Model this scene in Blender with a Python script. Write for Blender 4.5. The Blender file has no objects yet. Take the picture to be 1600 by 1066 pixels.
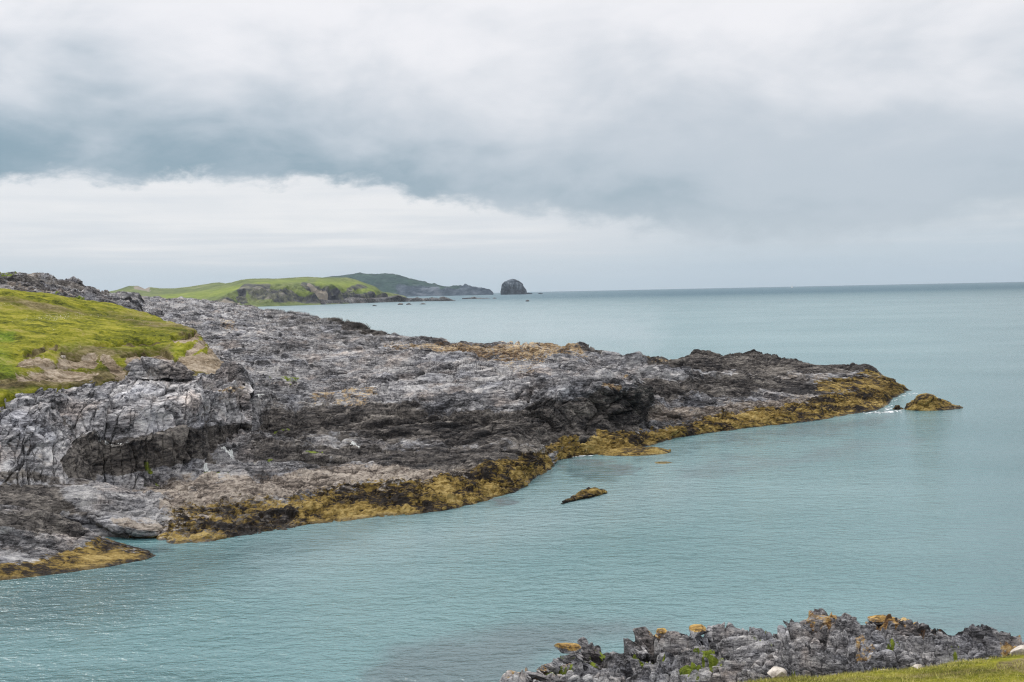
import bpy, math, random
import numpy as np
from mathutils import Matrix, Vector
rad = math.radians
random.seed(7)
SC = bpy.context.scene
COL = SC.collection

# ------------------------------------------------------------------ camera
F = 1555.6; CX, CY = 800.0, 533.0; H = 16.0
ROLL = rad(1.19); PITCH = rad(2.86)
fw = np.array([0, math.cos(PITCH), -math.sin(PITCH)])
up0 = np.array([0, math.sin(PITCH), math.cos(PITCH)])
R0 = np.array([1.0, 0, 0])
cr = math.cos(ROLL) * R0 - math.sin(ROLL) * up0
cu = math.sin(ROLL) * R0 + math.cos(ROLL) * up0
cam = bpy.data.cameras.new('camera'); camo = bpy.data.objects.new('camera', cam); COL.objects.link(camo)
cam.sensor_width = 36; cam.lens = F / 1600 * 36; cam.clip_start = 0.1; cam.clip_end = 60000
m = Matrix(((cr[0], cu[0], -fw[0], 0), (cr[1], cu[1], -fw[1], 0), (cr[2], cu[2], -fw[2], H), (0, 0, 0, 1)))
camo.matrix_world = m
SC.camera = camo

# ------------------------------------------------------------------ node helper
class E:
    """a socket of a node tree with arithmetic"""
    def __init__(s, nt, sock): s.nt = nt; s.s = sock
    def _m(s, op, *a, clamp=False):
        n = s.nt.nodes.new('ShaderNodeMath'); n.operation = op; n.use_clamp = clamp
        for i, v in enumerate((s,) + a):
            if isinstance(v, E): s.nt.links.new(v.s, n.inputs[i])
            else: n.inputs[i].default_value = v
        return E(s.nt, n.outputs[0])
    def __add__(s, o): return s._m('ADD', o)
    def __sub__(s, o): return s._m('SUBTRACT', o)
    def __mul__(s, o): return s._m('MULTIPLY', o)
    def __truediv__(s, o): return s._m('DIVIDE', o)
    def __neg__(s): return s._m('MULTIPLY', -1.0)
    def sm(s, a, b, lo=0.0, hi=1.0):
        n = s.nt.nodes.new('ShaderNodeMapRange'); n.interpolation_type = 'SMOOTHSTEP'
        s.nt.links.new(s.s, n.inputs[0])
        n.inputs[1].default_value = a; n.inputs[2].default_value = b; n.inputs[3].default_value = lo; n.inputs[4].default_value = hi
        return E(s.nt, n.outputs[0])
    def curve(s, pts):
        """piecewise linear function of the value"""
        x0, x1 = pts[0][0], pts[-1][0]; ys = [p[1] for p in pts]; lo, hi = min(ys), max(ys)
        f = ((s - x0) / (x1 - x0))._m('ADD', 0.0, clamp=True)
        n = s.nt.nodes.new('ShaderNodeValToRGB'); s.nt.links.new(f.s, n.inputs[0]); cr_ = n.color_ramp
        cr_.interpolation = 'EASE'
        for i, (x, y) in enumerate(pts):
            t = (x - x0) / (x1 - x0); v = (y - lo) / max(hi - lo, 1e-9)
            e = cr_.elements[0] if i == 0 else (cr_.elements[len(cr_.elements) - 1] if i == len(pts) - 1 else cr_.elements.new(t))
            e.position = t; e.color = (v, v, v, 1)
        return E(s.nt, n.outputs[0]) * (hi - lo) + lo
    def ramp(s, stops):
        n = s.nt.nodes.new('ShaderNodeValToRGB'); s.nt.links.new(s.s, n.inputs[0]); c = n.color_ramp
        for i, (t, col) in enumerate(stops):
            e = c.elements[0] if i == 0 else (c.elements[len(c.elements) - 1] if i == len(stops) - 1 else c.elements.new(t))
            e.position = t; e.color = (*col, 1)
        return E(s.nt, n.outputs[0])
def mix(nt, f, a, b):
    n = nt.nodes.new('ShaderNodeMix'); n.data_type = 'RGBA'; n.clamp_factor = True
    for sock, v in ((n.inputs[0], f), (n.inputs[6], a), (n.inputs[7], b)):
        if isinstance(v, E): nt.links.new(v.s, sock)
        elif isinstance(v, tuple): sock.default_value = (*v, 1)
        else: sock.default_value = v
    return E(nt, n.outputs[2])
def combine(nt, x, y, z):
    n = nt.nodes.new('ShaderNodeCombineXYZ')
    for i, v in enumerate((x, y, z)):
        if isinstance(v, E): nt.links.new(v.s, n.inputs[i])
        else: n.inputs[i].default_value = v
    return E(nt, n.outputs[0])
def split(nt, v):
    n = nt.nodes.new('ShaderNodeSeparateXYZ'); nt.links.new(v.s, n.inputs[0])
    return [E(nt, n.outputs[i]) for i in range(3)]
def noise(nt, v, scale, detail=4, rough=0.55, dist=0.0):
    n = nt.nodes.new('ShaderNodeTexNoise'); nt.links.new(v.s, n.inputs['Vector'])
    n.inputs['Scale'].default_value = scale; n.inputs['Detail'].default_value = detail
    n.inputs['Roughness'].default_value = rough; n.inputs['Distortion'].default_value = dist
    return E(nt, n.outputs[0])
def mapping(nt, v, sc, rot=(0, 0, 0)):
    n = nt.nodes.new('ShaderNodeMapping'); nt.links.new(v.s, n.inputs[0]); n.inputs['Scale'].default_value = sc; n.inputs['Rotation'].default_value = rot
    return E(nt, n.outputs[0])

# ------------------------------------------------------------------ sky
SUN_EL, SUN_AZ = rad(50), rad(-72)      # azimuth from +Y towards +X
w = bpy.data.worlds.new('World'); SC.world = w; w.use_nodes = True
nt = w.node_tree; nt.nodes.clear()
tc = nt.nodes.new('ShaderNodeTexCoord'); D = E(nt, tc.outputs['Generated'])
dx, dy, dz = split(nt, D)
az = dx._m('ARCTAN2', dy) * 57.2958
el = dz._m('ARCSINE') * 57.2958
uv = combine(nt, az * 0.1, el * 0.1, 0.0)
nA = noise(nt, mapping(nt, uv, (1, 2.6, 1)), 1.1, 5, 0.5, 0.4) - 0.5          # wide wisps
nB = noise(nt, mapping(nt, uv, (1, 2.0, 1)), 3.2, 6, 0.6, 0.2) - 0.5            # ragged edge
nC = noise(nt, mapping(nt, uv, (0.5, 9.0, 1)), 1.5, 5, 0.5, 0.1) - 0.5          # horizontal streaks
nD = noise(nt, mapping(nt, uv, (1, 1.7, 1)), 0.9, 4, 0.55, 0.4) - 0.5           # large masses
az_c = az
lo = az_c.curve([(-60, 5.4), (-29.5, 6.5), (-21, 6.5), (-14, 6.3), (-8, 6.0), (-4, 5.3), (0, 4.7), (4, 4.1), (9, 3.2), (14, 2.3), (20, 2.4), (27, 3.3), (60, 4.0)])
edge = el - lo + nB * 3.4 + nA * 2.2
soft = az_c.curve([(-60, 0.8), (-6, 0.9), (4, 1.4), (14, 2.4), (60, 3.0)])
under = (edge / soft).sm(-0.4, 0.8)
hi = az_c.curve([(-60, 9.5), (-29, 8.6), (-15, 6.6), (-5, 5.4), (5, 5.4), (15, 6.0), (28, 8.0), (60, 9)])
fade = ((el - lo) / hi + nA * 0.7 + nD * 0.7).sm(0.08, 1.15)
amp = az_c.curve([(-60, 1.0), (-29, 1.0), (-12, 0.95), (0, 0.85), (6, 0.8), (14, 0.7), (30, 0.62), (60, 0.7)])
dark = under * (fade * -1.0 + 1.0) * amp
lowcol = (el + nC * 2.2).ramp([(0.0, (0.52, 0.60, 0.67)), (1.0, (0.68, 0.71, 0.755))])
hz = (el + nC * 1.6).sm(0.0, 3.2)
c_hor = mix(nt, az.sm(2, 16), mix(nt, hz, (0.50, 0.605, 0.69), (0.66, 0.70, 0.75)), mix(nt, hz, (0.46, 0.57, 0.66), (0.565, 0.635, 0.70)))
wb = (el + nC * 5.0 + nA * 2.0).sm(1.9, 4.3) * (nC * 1.6 + nB * 0.8 + 0.88) * az_c.curve([(-60, .6), (-29, .75), (-8, 1.0), (0, 0.7), (5, 0.3), (12, 0.1), (21, 0.15), (28, 0.6), (60, .6)])
c_low = mix(nt, wb, c_hor, (0.82, 0.825, 0.84))
top = (el + nD * 16 + nA * 9 + nB * 3).sm(5, 17)
top = top * (el.sm(3.5, 9.5) * (az.sm(-2, 6) * 1.0) + (az.sm(-2, 6) * -1.0 + 1.0))
c_top = mix(nt, top, (0.53, 0.585, 0.645), (0.88, 0.875, 0.90))
body = mix(nt, under, c_low, c_top)
dcol = mix(nt, (nA * 1.8 + nB * 0.7 + nD * 1.0 + (el - lo) * 0.10 + az * 0.012 + 0.42).sm(0, 1), (0.24, 0.345, 0.42), (0.48, 0.55, 0.62))
cl = mix(nt, dark, body, dcol)
zen = el.sm(20, 75)
cl = mix(nt, zen, cl, (1.9, 1.9, 1.92))
vm = nt.nodes.new('ShaderNodeTexSky'); vm.sky_type = 'NISHITA'; vm.sun_disc = False
vm.sun_elevation = SUN_EL; vm.sun_rotation = SUN_AZ
bg1 = nt.nodes.new('ShaderNodeBackground'); nt.links.new(vm.outputs[0], bg1.inputs[0]); bg1.inputs[1].default_value = 0.1
bg2 = nt.nodes.new('ShaderNodeBackground'); nt.links.new(cl.s, bg2.inputs[0]); bg2.inputs[1].default_value = 1.0
mx = nt.nodes.new('ShaderNodeMixShader'); mx.inputs[0].default_value = 0.93
nt.links.new(bg1.outputs[0], mx.inputs[1]); nt.links.new(bg2.outputs[0], mx.inputs[2])
wo = nt.nodes.new('ShaderNodeOutputWorld'); nt.links.new(mx.outputs[0], wo.inputs[0])
w.cycles.sampling_method = 'MANUAL'; w.cycles.sample_map_resolution = 512

sl = bpy.data.lights.new('sun', 'SUN'); sl.energy = 1.5; sl.angle = rad(14); sl.color = (1.0, 0.96, 0.9)
so = bpy.data.objects.new('sun', sl); COL.objects.link(so)
so.rotation_euler = (rad(90) - SUN_EL, 0, -SUN_AZ + math.pi)  # light travels from the sun towards the scene
sd = Vector((math.sin(SUN_AZ) * math.cos(SUN_EL), math.cos(SUN_AZ) * math.cos(SUN_EL), math.sin(SUN_EL)))
so.rotation_euler = (-sd).to_track_quat('-Z', 'Y').to_euler()

SC.view_settings.view_transform = 'Standard'; SC.view_settings.look = 'None'
SC.view_settings.exposure = 0.08; SC.view_settings.gamma = 1.0
SC.cycles.use_denoising = True; SC.cycles.denoiser = 'OPENIMAGEDENOISE'; SC.cycles.denoising_input_passes = 'RGB_ALBEDO_NORMAL'; SC.cycles.denoising_prefilter = 'NONE'; SC.cycles.filter_width = 1.2; SC.cycles.use_adaptive_sampling = False
SC.cycles.max_bounces = 4; SC.cycles.volume_bounces = 0; SC.cycles.diffuse_bounces = 2; SC.cycles.glossy_bounces = 2

# ------------------------------------------------------------------ projection (pixel of the 1600 px photograph <-> place)
def ray(px, py):
    a = (np.asarray(px, float) - CX) / F; b = -(np.asarray(py, float) - CY) / F
    return fw + a[..., None] * cr + b[..., None] * cu
def at_d(px, py, d):
    r = ray(px, py); k = np.asarray(d, float) / r[..., 1]
    return r * k[..., None] + np.array([0, 0, H])
def at_z(px, py, z):
    r = ray(px, py); k = (np.asarray(z, float) - H) / r[..., 2]
    return r * k[..., None] + np.array([0, 0, H])
def proj(P):
    q = P - np.array([0, 0, H]); f_ = np.maximum(q @ fw, 0.5)
    return CX + F * (q @ cr) / f_, CY - F * (q @ cu) / f_

# ------------------------------------------------------------------ noise in numpy
def _hash(ix, iy, iz, seed):
    h = (ix * 374761393 + iy * 668265263 + iz * 2147483647 * 3 + seed * 974634777) & 0xffffffff
    h = ((h ^ (h >> 13)) * 1274126177) & 0xffffffff
    h = ((h ^ (h >> 15)) * 2246822519) & 0xffffffff
    return (h ^ (h >> 16)) & 0xffffffff
def vnoise(P, seed=0):
    """value noise -1..1 (quintic)"""
    i = np.floor(P).astype(np.int64); f_ = P - i
    u = f_ * f_ * f_ * (f_ * (f_ * 6 - 15) + 10)
    out = 0
    for a in (0, 1):
        wx = u[:, 0] if a else 1 - u[:, 0]
        for b in (0, 1):
            wy = u[:, 1] if b else 1 - u[:, 1]
            for c in (0, 1):
                wz = u[:, 2] if c else 1 - u[:, 2]
                out = out + wx * wy * wz * (_hash(i[:, 0] + a, i[:, 1] + b, i[:, 2] + c, seed) / 2147483648.0 - 1.0)
    return out
def fbm(P, lam, octs, gap, rough=0.5, seed=0, ridged=False):
    """octaves from wavelength lam downwards; an octave finer than the mesh can hold fades out"""
    out = 0; a = 1.0; tot = 0
    for k in range(octs):
        l = lam / (1.97 ** k)
        wgt = np.clip((l / gap - 1.6) / 2.0, 0, 1)
        n = vnoise(P / l + 17.3 * k, seed + k * 7)
        if ridged: n = 1 - 2 * np.abs(n) * 1.4
        out = out + a * n * wgt; tot += a; a *= rough
    return out / tot
def worley(P, seed=0):
    i = np.floor(P).astype(np.int64); n = len(P)
    f1 = np.full(n, 9.0); f2 = np.full(n, 9.0); idr = np.zeros(n)
    for a in (-1, 0, 1):
        for b in (-1, 0, 1):
            for c in (-1, 0, 1):
                jx, jy, jz = i[:, 0] + a, i[:, 1] + b, i[:, 2] + c
                h = _hash(jx, jy, jz, seed)
                ox = (h & 1023) / 1023.0; oy = ((h >> 10) & 1023) / 1023.0; oz = ((h >> 20) & 1023) / 1023.0
                d = (jx + ox - P[:, 0]) ** 2 + (jy + oy - P[:, 1]) ** 2 + (jz + oz - P[:, 2]) ** 2
                nr = d < f1
                f2 = np.where(nr, f1, np.minimum(f2, d)); idr = np.where(nr, ((h * 2654435761) & 0xffff) / 65535.0, idr)
                f1 = np.where(nr, d, f1)
    return np.sqrt(f1), np.sqrt(f2), idr
def facet(P, seed=0, tilt=1.0):
    """broken angular blocks: each cell has its own height and tilt; returns height, gap to the neighbour, cell value"""
    i = np.floor(P).astype(np.int64); n = len(P)
    f1 = np.full(n, 9.0); f2 = np.full(n, 9.0); hh = np.zeros(n)
    for a in (-1, 0, 1):
        for b in (-1, 0, 1):
            for c in (-1, 0, 1):
                jx, jy, jz = i[:, 0] + a, i[:, 1] + b, i[:, 2] + c
                h = _hash(jx, jy, jz, seed)
                ex = jx + (h & 1023) / 1023.0 - P[:, 0]; ey = jy + ((h >> 10) & 1023) / 1023.0 - P[:, 1]; ez = jz + ((h >> 20) & 1023) / 1023.0 - P[:, 2]
                d = ex * ex + ey * ey + ez * ez
                nr = d < f1
                f2 = np.where(nr, f1, np.minimum(f2, d)); f1 = np.where(nr, d, f1)
                g = (h * 2654435761) & 0xffffffff
                gx = (g & 255) / 127.5 - 1; gy = ((g >> 8) & 255) / 127.5 - 1; r0 = ((g >> 16) & 255) / 255.0 - 0.5
                hh = np.where(nr, r0 - tilt * (ex * gx + ey * gy) * 0.9, hh)
    return hh, np.sqrt(f2) - np.sqrt(f1)
def sstep(x, a, b):
    t = np.clip((x - a) / (b - a), 0, 1); return t * t * (3 - 2 * t)
def rot2(P, ang):
    c, s = math.cos(ang), math.sin(ang); Q = P.copy()
    Q[:, 0] = c * P[:, 0] + s * P[:, 1]; Q[:, 1] = -s * P[:, 0] + c * P[:, 1]; return Q
def rock_disp(P, gap, S=1.0, seed=0, strike=0.35, blocks=1.0, strata=1.0):
    """metres of relief: long bedding ridges, tilted broken blocks, open joints"""
    wv = np.stack([vnoise(P / (7 * S), seed + 50), vnoise(P / (7 * S), seed + 51), vnoise(P / (7 * S), seed + 52)], 1)
    Q = rot2(P + wv * 1.8 * S, strike * 0.5)
    big = fbm(Q * np.array([0.35, 1.0, 1]), 9 * S, 3, gap, 0.55, seed, ridged=True) * 1.5 * S
    lay = fbm(np.stack([Q[:, 0] * 0.22, Q[:, 1] * 0.95 + Q[:, 2] * 0.6, Q[:, 2] * 0.8], 1), 2.6 * S, 4, gap * 0.6, 0.6, seed + 9, ridged=True) * 0.42 * S * strata
    out = big + lay
    for lam, am, sd in ((3.1, 1.0, 3), (1.25, 0.42, 4), (0.52, 0.20, 5)):
        wk = np.clip((lam * S / gap - 1.3) / 2, 0, 1)
        if wk.max() <= 0: continue
        h, e = facet(Q * np.array([0.5, 1.0, 0.85]) / (lam * S), seed + sd)
        out = out + (h * 0.9 - 0.8 * (1 - sstep(e, 0.0, 0.10)) * (0.6 if lam > 1 else 0.9)) * am * S * wk * blocks
    return out + fbm(Q, 0.9 * S, 4, gap, 0.6, seed + 20) * 0.16 * S

# ------------------------------------------------------------------ meshes from control nets
def catmull_rows(C, counts):
    """C: R x K x 3 control rows, counts: samples per segment"""
    out = []
    seg = np.diff(C, axis=0); L = np.linalg.norm(seg, axis=2, keepdims=True) + 1e-9
    T = np.empty_like(C); T[0] = seg[0]; T[-1] = seg[-1]
    if len(C) > 2:
        u = seg / L; t = u[:-1] + u[1:]; T[1:-1] = t / 2
    for i in range(len(C) - 1):
        n = counts[i]; s = (np.arange(n) / n)[:, None, None]
        a = T[i] if 0 < i else seg[0] / L[0]
        b = T[i + 1] if i + 1 < len(C) - 1 else seg[-1] / L[-1]
        Lp = L[i - 1] if i > 0 else L[i]; Ln = L[i + 1] if i + 1 < len(L) else L[i]
        a = a * np.minimum(L[i], Lp * 1.3); b = b * np.minimum(L[i], Ln * 1.3)
        h = (2 * s**3 - 3 * s**2 + 1) * C[i] + (s**3 - 2 * s**2 + s) * a + (-2 * s**3 + 3 * s**2) * C[i + 1] + (s**3 - s**2) * b
        out.append(h)
    out.append(C[-1:])
    return np.concatenate(out, 0)
def net_grid(rows, front=None, back=None, ext=None, extl=None, step=1.4, res=2.2, smooth=5, cap=400):
    """rows: (mode, [(px, py, val) or (px, py, val, t)]) traced along the shore, each at its own distance (d) or height (z)"""
    t0 = min(p[3] if len(p) > 3 else p[0] for p in rows[0][1]); t1 = max(p[3] if len(p) > 3 else p[0] for p in rows[0][1])
    K = max(8, int((t1 - t0) / step)); T = np.linspace(t0, t1, K)
    Cs = []
    for mode, pts in rows:
        t = np.array([p[3] if len(p) > 3 else p[0] for p in pts], float)
        px = np.interp(T, t, [p[0] for p in pts]); py = np.interp(T, t, [p[1] for p in pts]); v = np.interp(T, t, [p[2] for p in pts])
        Cs.append(at_z(px, py, v) if mode == 'z' else at_d(px, py, v))
    C = np.stack(Cs)
    if smooth > 1:
        k = np.hanning(smooth + 2)[1:-1]; k /= k.sum(); h = smooth // 2
        Cp = np.concatenate([C[:, :1].repeat(h, 1), C, C[:, -1:].repeat(h, 1)], 1)
        C = sum(k[j] * Cp[:, j:j + K] for j in range(smooth))
    if front is not None:
        f0 = C[0].copy(); f0[:, 1] -= front[0]; f0[:, 2] = front[1]; C = np.concatenate([f0[None], C], 0)
    if back is not None:
        b0 = C[-1].copy(); b0 = b0 * np.array([1, 1, 1]); b0[:, 0] *= (b0[:, 1] + back[0]) / b0[:, 1]; b0[:, 1] += back[0]; b0[:, 2] = back[1]
        C = np.concatenate([C, b0[None]], 0)
    def add_ext(C, e, right):
        n = e[3]; s = (np.arange(1, n + 1) / n)
        base = C[:, -1] if right else C[:, 0]
        add = np.stack([base + np.array([e[0] * math.sin(x * 1.57), e[1] * (1 - math.cos(x * 1.57)), e[2] * x * x]) for x in s], 1)
        return np.concatenate([C, add], 1) if right else np.concatenate([add[:, ::-1], C], 1)
    if ext: C = add_ext(C, ext, True)
    if extl: C = add_ext(C, extl, False)
    counts = []
    for i in range(len(C) - 1):
        L = np.linalg.norm(C[i + 1] - C[i], axis=1); d = np.maximum(np.minimum(C[i, :, 1], C[i + 1, :, 1]), 1)
        n = np.percentile(L / d * 995 / res, 80)
        counts.append(int(np.clip(n, 3, cap)))
    if back is not None: counts[-1] = min(counts[-1], 12)
    return catmull_rows(C, counts)
def normals(G):
    du = np.gradient(G, axis=1); dv = np.gradient(G, axis=0)
    n = np.cross(du, dv); n /= np.linalg.norm(n, axis=2, keepdims=True) + 1e-9
    return n
def blur(A, k):
    for ax in (0, 1):
        n = A.shape[ax]; kk = min(k, (n - 1) // 2)
        if kk < 1: continue
        idx = [np.clip(np.arange(n) + o, 0, n - 1) for o in range(-kk, kk + 1)]
        A = sum(np.take(A, j, axis=ax) for j in idx) / len(idx)
    return A
def mesh_from(name, verts, faces, mat, attrs=None, smooth=False, parent=None):
    """verts N x 3, faces M x 4 (or M x 3)"""
    me = bpy.data.meshes.new(name); verts = np.asarray(verts, np.float32); faces = np.asarray(faces, np.int32)
    k = faces.shape[1]
    me.vertices.add(len(verts)); me.vertices.foreach_set('co', verts.ravel())
    me.loops.add(faces.size); me.loops.foreach_set('vertex_index', faces.ravel())
    me.polygons.add(len(faces)); me.polygons.foreach_set('loop_start', np.arange(0, faces.size, k, dtype=np.int32))
    me.update(calc_edges=True)
    me.polygons.foreach_set('use_smooth', np.full(len(faces), smooth))
    for an, arr in (attrs or {}).items():
        a = me.attributes.new(an, 'FLOAT_COLOR', 'POINT')
        c = np.ones((len(verts), 4), np.float32); c[:, :3] = arr; a.data.foreach_set('color', c.ravel())
    me.materials.append(mat); me.validate()
    o = bpy.data.objects.new(name, me); COL.objects.link(o)
    if parent: o.parent = parent
    return o
def grid_faces(R, K):
    i = np.arange(R * K).reshape(R, K)
    return np.stack([i[:-1, :-1], i[:-1, 1:], i[1:, 1:], i[1:, :-1]], 2).reshape(-1, 4)
def tag(o, label=None, cat=None, kind=None, group=None):
    if label: o['label'] = label
    if cat: o['category'] = cat
    if kind: o['kind'] = kind
    if group: o['group'] = group
    return o

# ---- zone masks: where weed, lichen, dark rock, algae lie (traced shapes with noisy borders)
def strip_mask(px, py, strips):
    """strips: [( [(x,y),...], halfwidth or [halfwidths], soft, weight )] -> max weight"""
    out = np.zeros(len(px))
    for pts, wd, soft, wt in strips:
        pts = np.asarray(pts, float); wd = np.full(len(pts), wd) if np.isscalar(wd) else np.asarray(wd, float)
        best = np.full(len(px), -1e9)
        sel = (px > pts[:, 0].min() - wd.max() - soft) & (px < pts[:, 0].max() + wd.max() + soft) & (py > pts[:, 1].min() - wd.max() - soft) & (py < pts[:, 1].max() + wd.max() + soft)
        if not sel.any(): continue
        x, y = px[sel], py[sel]; b = np.full(len(x), -1e9)
        P_ = pts if len(pts) > 1 else np.vstack([pts, pts + 0.01]); W_ = wd if len(wd) > 1 else np.repeat(wd, 2)
        for k in range(len(P_) - 1):
            a, c = P_[k], P_[k + 1]; e = c - a; t = np.clip(((x - a[0]) * e[0] + (y - a[1]) * e[1]) / (e @ e + 1e-9), 0, 1)
            dd = np.hypot(x - a[0] - t * e[0], y - a[1] - t * e[1])
            b = np.maximum(b, (W_[k] * (1 - t) + W_[k + 1] * t) - dd)
        out[sel] = np.maximum(out[sel], wt * sstep(b, -soft, soft))
    return out

# ------------------------------------------------------------------ materials
def new_mat(name):
    mt = bpy.data.materials.new(name); mt.use_nodes = True; nt = mt.node_tree
    b = nt.nodes['Principled BSDF']; return mt, nt, b
def pos(nt):
    n = nt.nodes.new('ShaderNodeNewGeometry'); return E(nt, n.outputs['Position'])
def attr(nt, name):
    n = nt.nodes.new('ShaderNodeAttribute'); n.attribute_name = name
    s = nt.nodes.new('ShaderNodeSeparateColor'); nt.links.new(n.outputs['Color'], s.inputs[0])
    return [E(nt, s.outputs[i]) for i in range(3)]
def bump(nt, b, h, dist, strength=1.0):
    n = nt.nodes.new('ShaderNodeBump'); n.inputs['Distance'].default_value = dist; n.inputs['Strength'].default_value = strength
    nt.links.new(h.s, n.inputs['Height']); nt.links.new(n.outputs[0], b.inputs['Normal'])
def crack_shade(nt, P, S):  # thin dark lines: shadows of cracks painted into the rock colour
    a = noise(nt, mapping(nt, P, (0.45, 1.0, 1.2), (0.3, 0.1, 0.35)), 0.9 / S, 6, 0.65, 0.5)
    b = noise(nt, mapping(nt, P, (1.0, 0.5, 0.35), (0.0, 0.2, 0.9)), 1.7 / S, 6, 0.65, 0.4)
    return ((a - 0.5)._m('ABSOLUTE').sm(0.0, 0.022, -0.13, 0.0)) + ((b - 0.5)._m('ABSOLUTE').sm(0.0, 0.015, -0.05, 0.0)) + 0.03
def rock_material(name, S=1.0, gain=1.0, lich=None, wetness=0.75):
    """grey banded rock; attribute zone = weed, black lichen, orange lichen; zone2 = green, pale brown, white"""
    mt, nt, b = new_mat(name); P = pos(nt)
    Ps = mapping(nt, P, (0.34, 1.0, 1.4), (0.35, 0.1, 0.3))
    n1 = noise(nt, Ps, 0.55 / S, 10, 0.72, 0.6)
    n2 = noise(nt, Ps, 3.0 / S, 8, 0.75, 0.3)
    n3 = noise(nt, P, 0.09 / S, 5, 0.6)
    v = (n1 - 0.5) * 1.1 + (n2 - 0.5) * 1.0 + (n3 - 0.5) * 0.7 + 0.5 + crack_shade(nt, P, S)
    g = gain
    base = v.ramp([(0.31, (0.020 * g, 0.019 * g, 0.020 * g)), (0.42, (0.085 * g, 0.083 * g, 0.088 * g)), (0.50, (0.195 * g, 0.190 * g, 0.198 * g)), (0.59, (0.345 * g, 0.335 * g, 0.338 * g)), (0.76, (0.62 * g, 0.60 * g, 0.585 * g))])
    tint = noise(nt, P, 0.23 / S, 6, 0.6)
    base = mix(nt, tint.sm(0.50, 0.68) * 0.5, base, mixmul(nt, base, (1.05, 0.86, 0.72)))
    base = mix(nt, tint.sm(0.50, 0.34) * 0.5, base, mixmul(nt, base, (0.90, 0.95, 1.06)))
    zw, zd, zl = attr(nt, 'zone'); zg, zp, zh = attr(nt, 'zone2')
    nz = noise(nt, P, 1.6 / S, 8, 0.7)
    nh = (noise(nt, mapping(nt, P, (0.6, 1, 1)), 2.6 / S, 8, 0.75) - 0.5) * 3.2 + 0.5
    # pale brown barnacled shelf
    pb = v.ramp([(0.38, (0.07, 0.055, 0.045)), (0.5, (0.26, 0.215, 0.18)), (0.62, (0.46, 0.40, 0.34))])
    base = mix(nt, (zp * 1.2 + nh * 0.8 - 0.85).sm(0.0, 0.5), base, pb)
    # black lichen zone
    dk = v.ramp([(0.34, (0.009, 0.008, 0.009)), (0.45, (0.046, 0.040, 0.038)), (0.55, (0.115, 0.102, 0.093)), (0.72, (0.30, 0.27, 0.24))])
    base = mix(nt, (zd * 1.2 + nh * 0.8 - 0.85).sm(0.0, 0.5), base, dk)
    # orange lichen
    ol = v.ramp(lich or [(0.38, (0.11, 0.065, 0.035)), (0.5, (0.40, 0.28, 0.15)), (0.64, (0.66, 0.52, 0.33))])
    base = mix(nt, (zl * 1.15 + nh - 1.1).sm(0.0, 0.35), base, ol)
    # brown and golden seaweed
    n5 = (noise(nt, mapping(nt, P, (0.6, 1, 1)), 0.35 / S, 9, 0.72, 0.5) - 0.5) * 1.5 + (n2 - 0.5) * 1.1 + 0.545
    wc = n5.ramp([(0.36, (0.010, 0.006, 0.004)), (0.475, (0.030, 0.018, 0.009)), (0.52, (0.13, 0.086, 0.020)), (0.62, (0.285, 0.192, 0.045)), (0.80, (0.50, 0.37, 0.14))])
    base = mix(nt, (zw * 1.3 + nh * 0.9 - 0.98).sm(0.0, 0.3), base, wc)
    gc = nz.ramp([(0.3, (0.05, 0.08, 0.01)), (0.7, (0.28, 0.34, 0.03))])
    base = mix(nt, (zg * 1.15 + nh - 1.1).sm(0.0, 0.35), base, gc)
    base = mix(nt, (zh * 1.15 + nh - 1.12).sm(0.0, 0.2), base, (0.8, 0.82, 0.8))
    zz = split(nt, P)[2]; wet = (zz + (nz - 0.5) * 0.4).sm(0.03, 0.20, 1.0, 0.0)
    base = mix(nt, wet * wetness, base, mixmul(nt, base, (0.22, 0.2, 0.18)))
    nt.links.new(base.s, b.inputs['Base Color']); rr = wet * -0.45 + 0.8; nt.links.new(rr.s, b.inputs['Roughness'])
    b.inputs['Specular IOR Level'].default_value = 0.3
    nb = noise(nt, Ps, 4.0 / S, 8, 0.75)
    bump(nt, b, nb, 0.35 * S, 0.9)
    return mt
def mixmul(nt, a, col):
    n = nt.nodes.new('ShaderNodeMix'); n.data_type = 'RGBA'; n.blend_type = 'MULTIPLY'; n.inputs[0].default_value = 1
    nt.links.new(a.s, n.inputs[6]); n.inputs[7].default_value = (*col, 1); return E(nt, n.outputs[2])
M_rock = rock_material('shore_rock', gain=1.02)
M_cliff = rock_material('cliff_rock', gain=1.5)
M_far_rock = rock_material('far_rock', S=6.0, gain=0.75)
M_near_rock = rock_material('near_rock', S=0.28, gain=1.05, lich=[(0.38, (0.10, 0.05, 0.02)), (0.5, (0.40, 0.24, 0.08)), (0.64, (0.62, 0.44, 0.2))])

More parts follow.
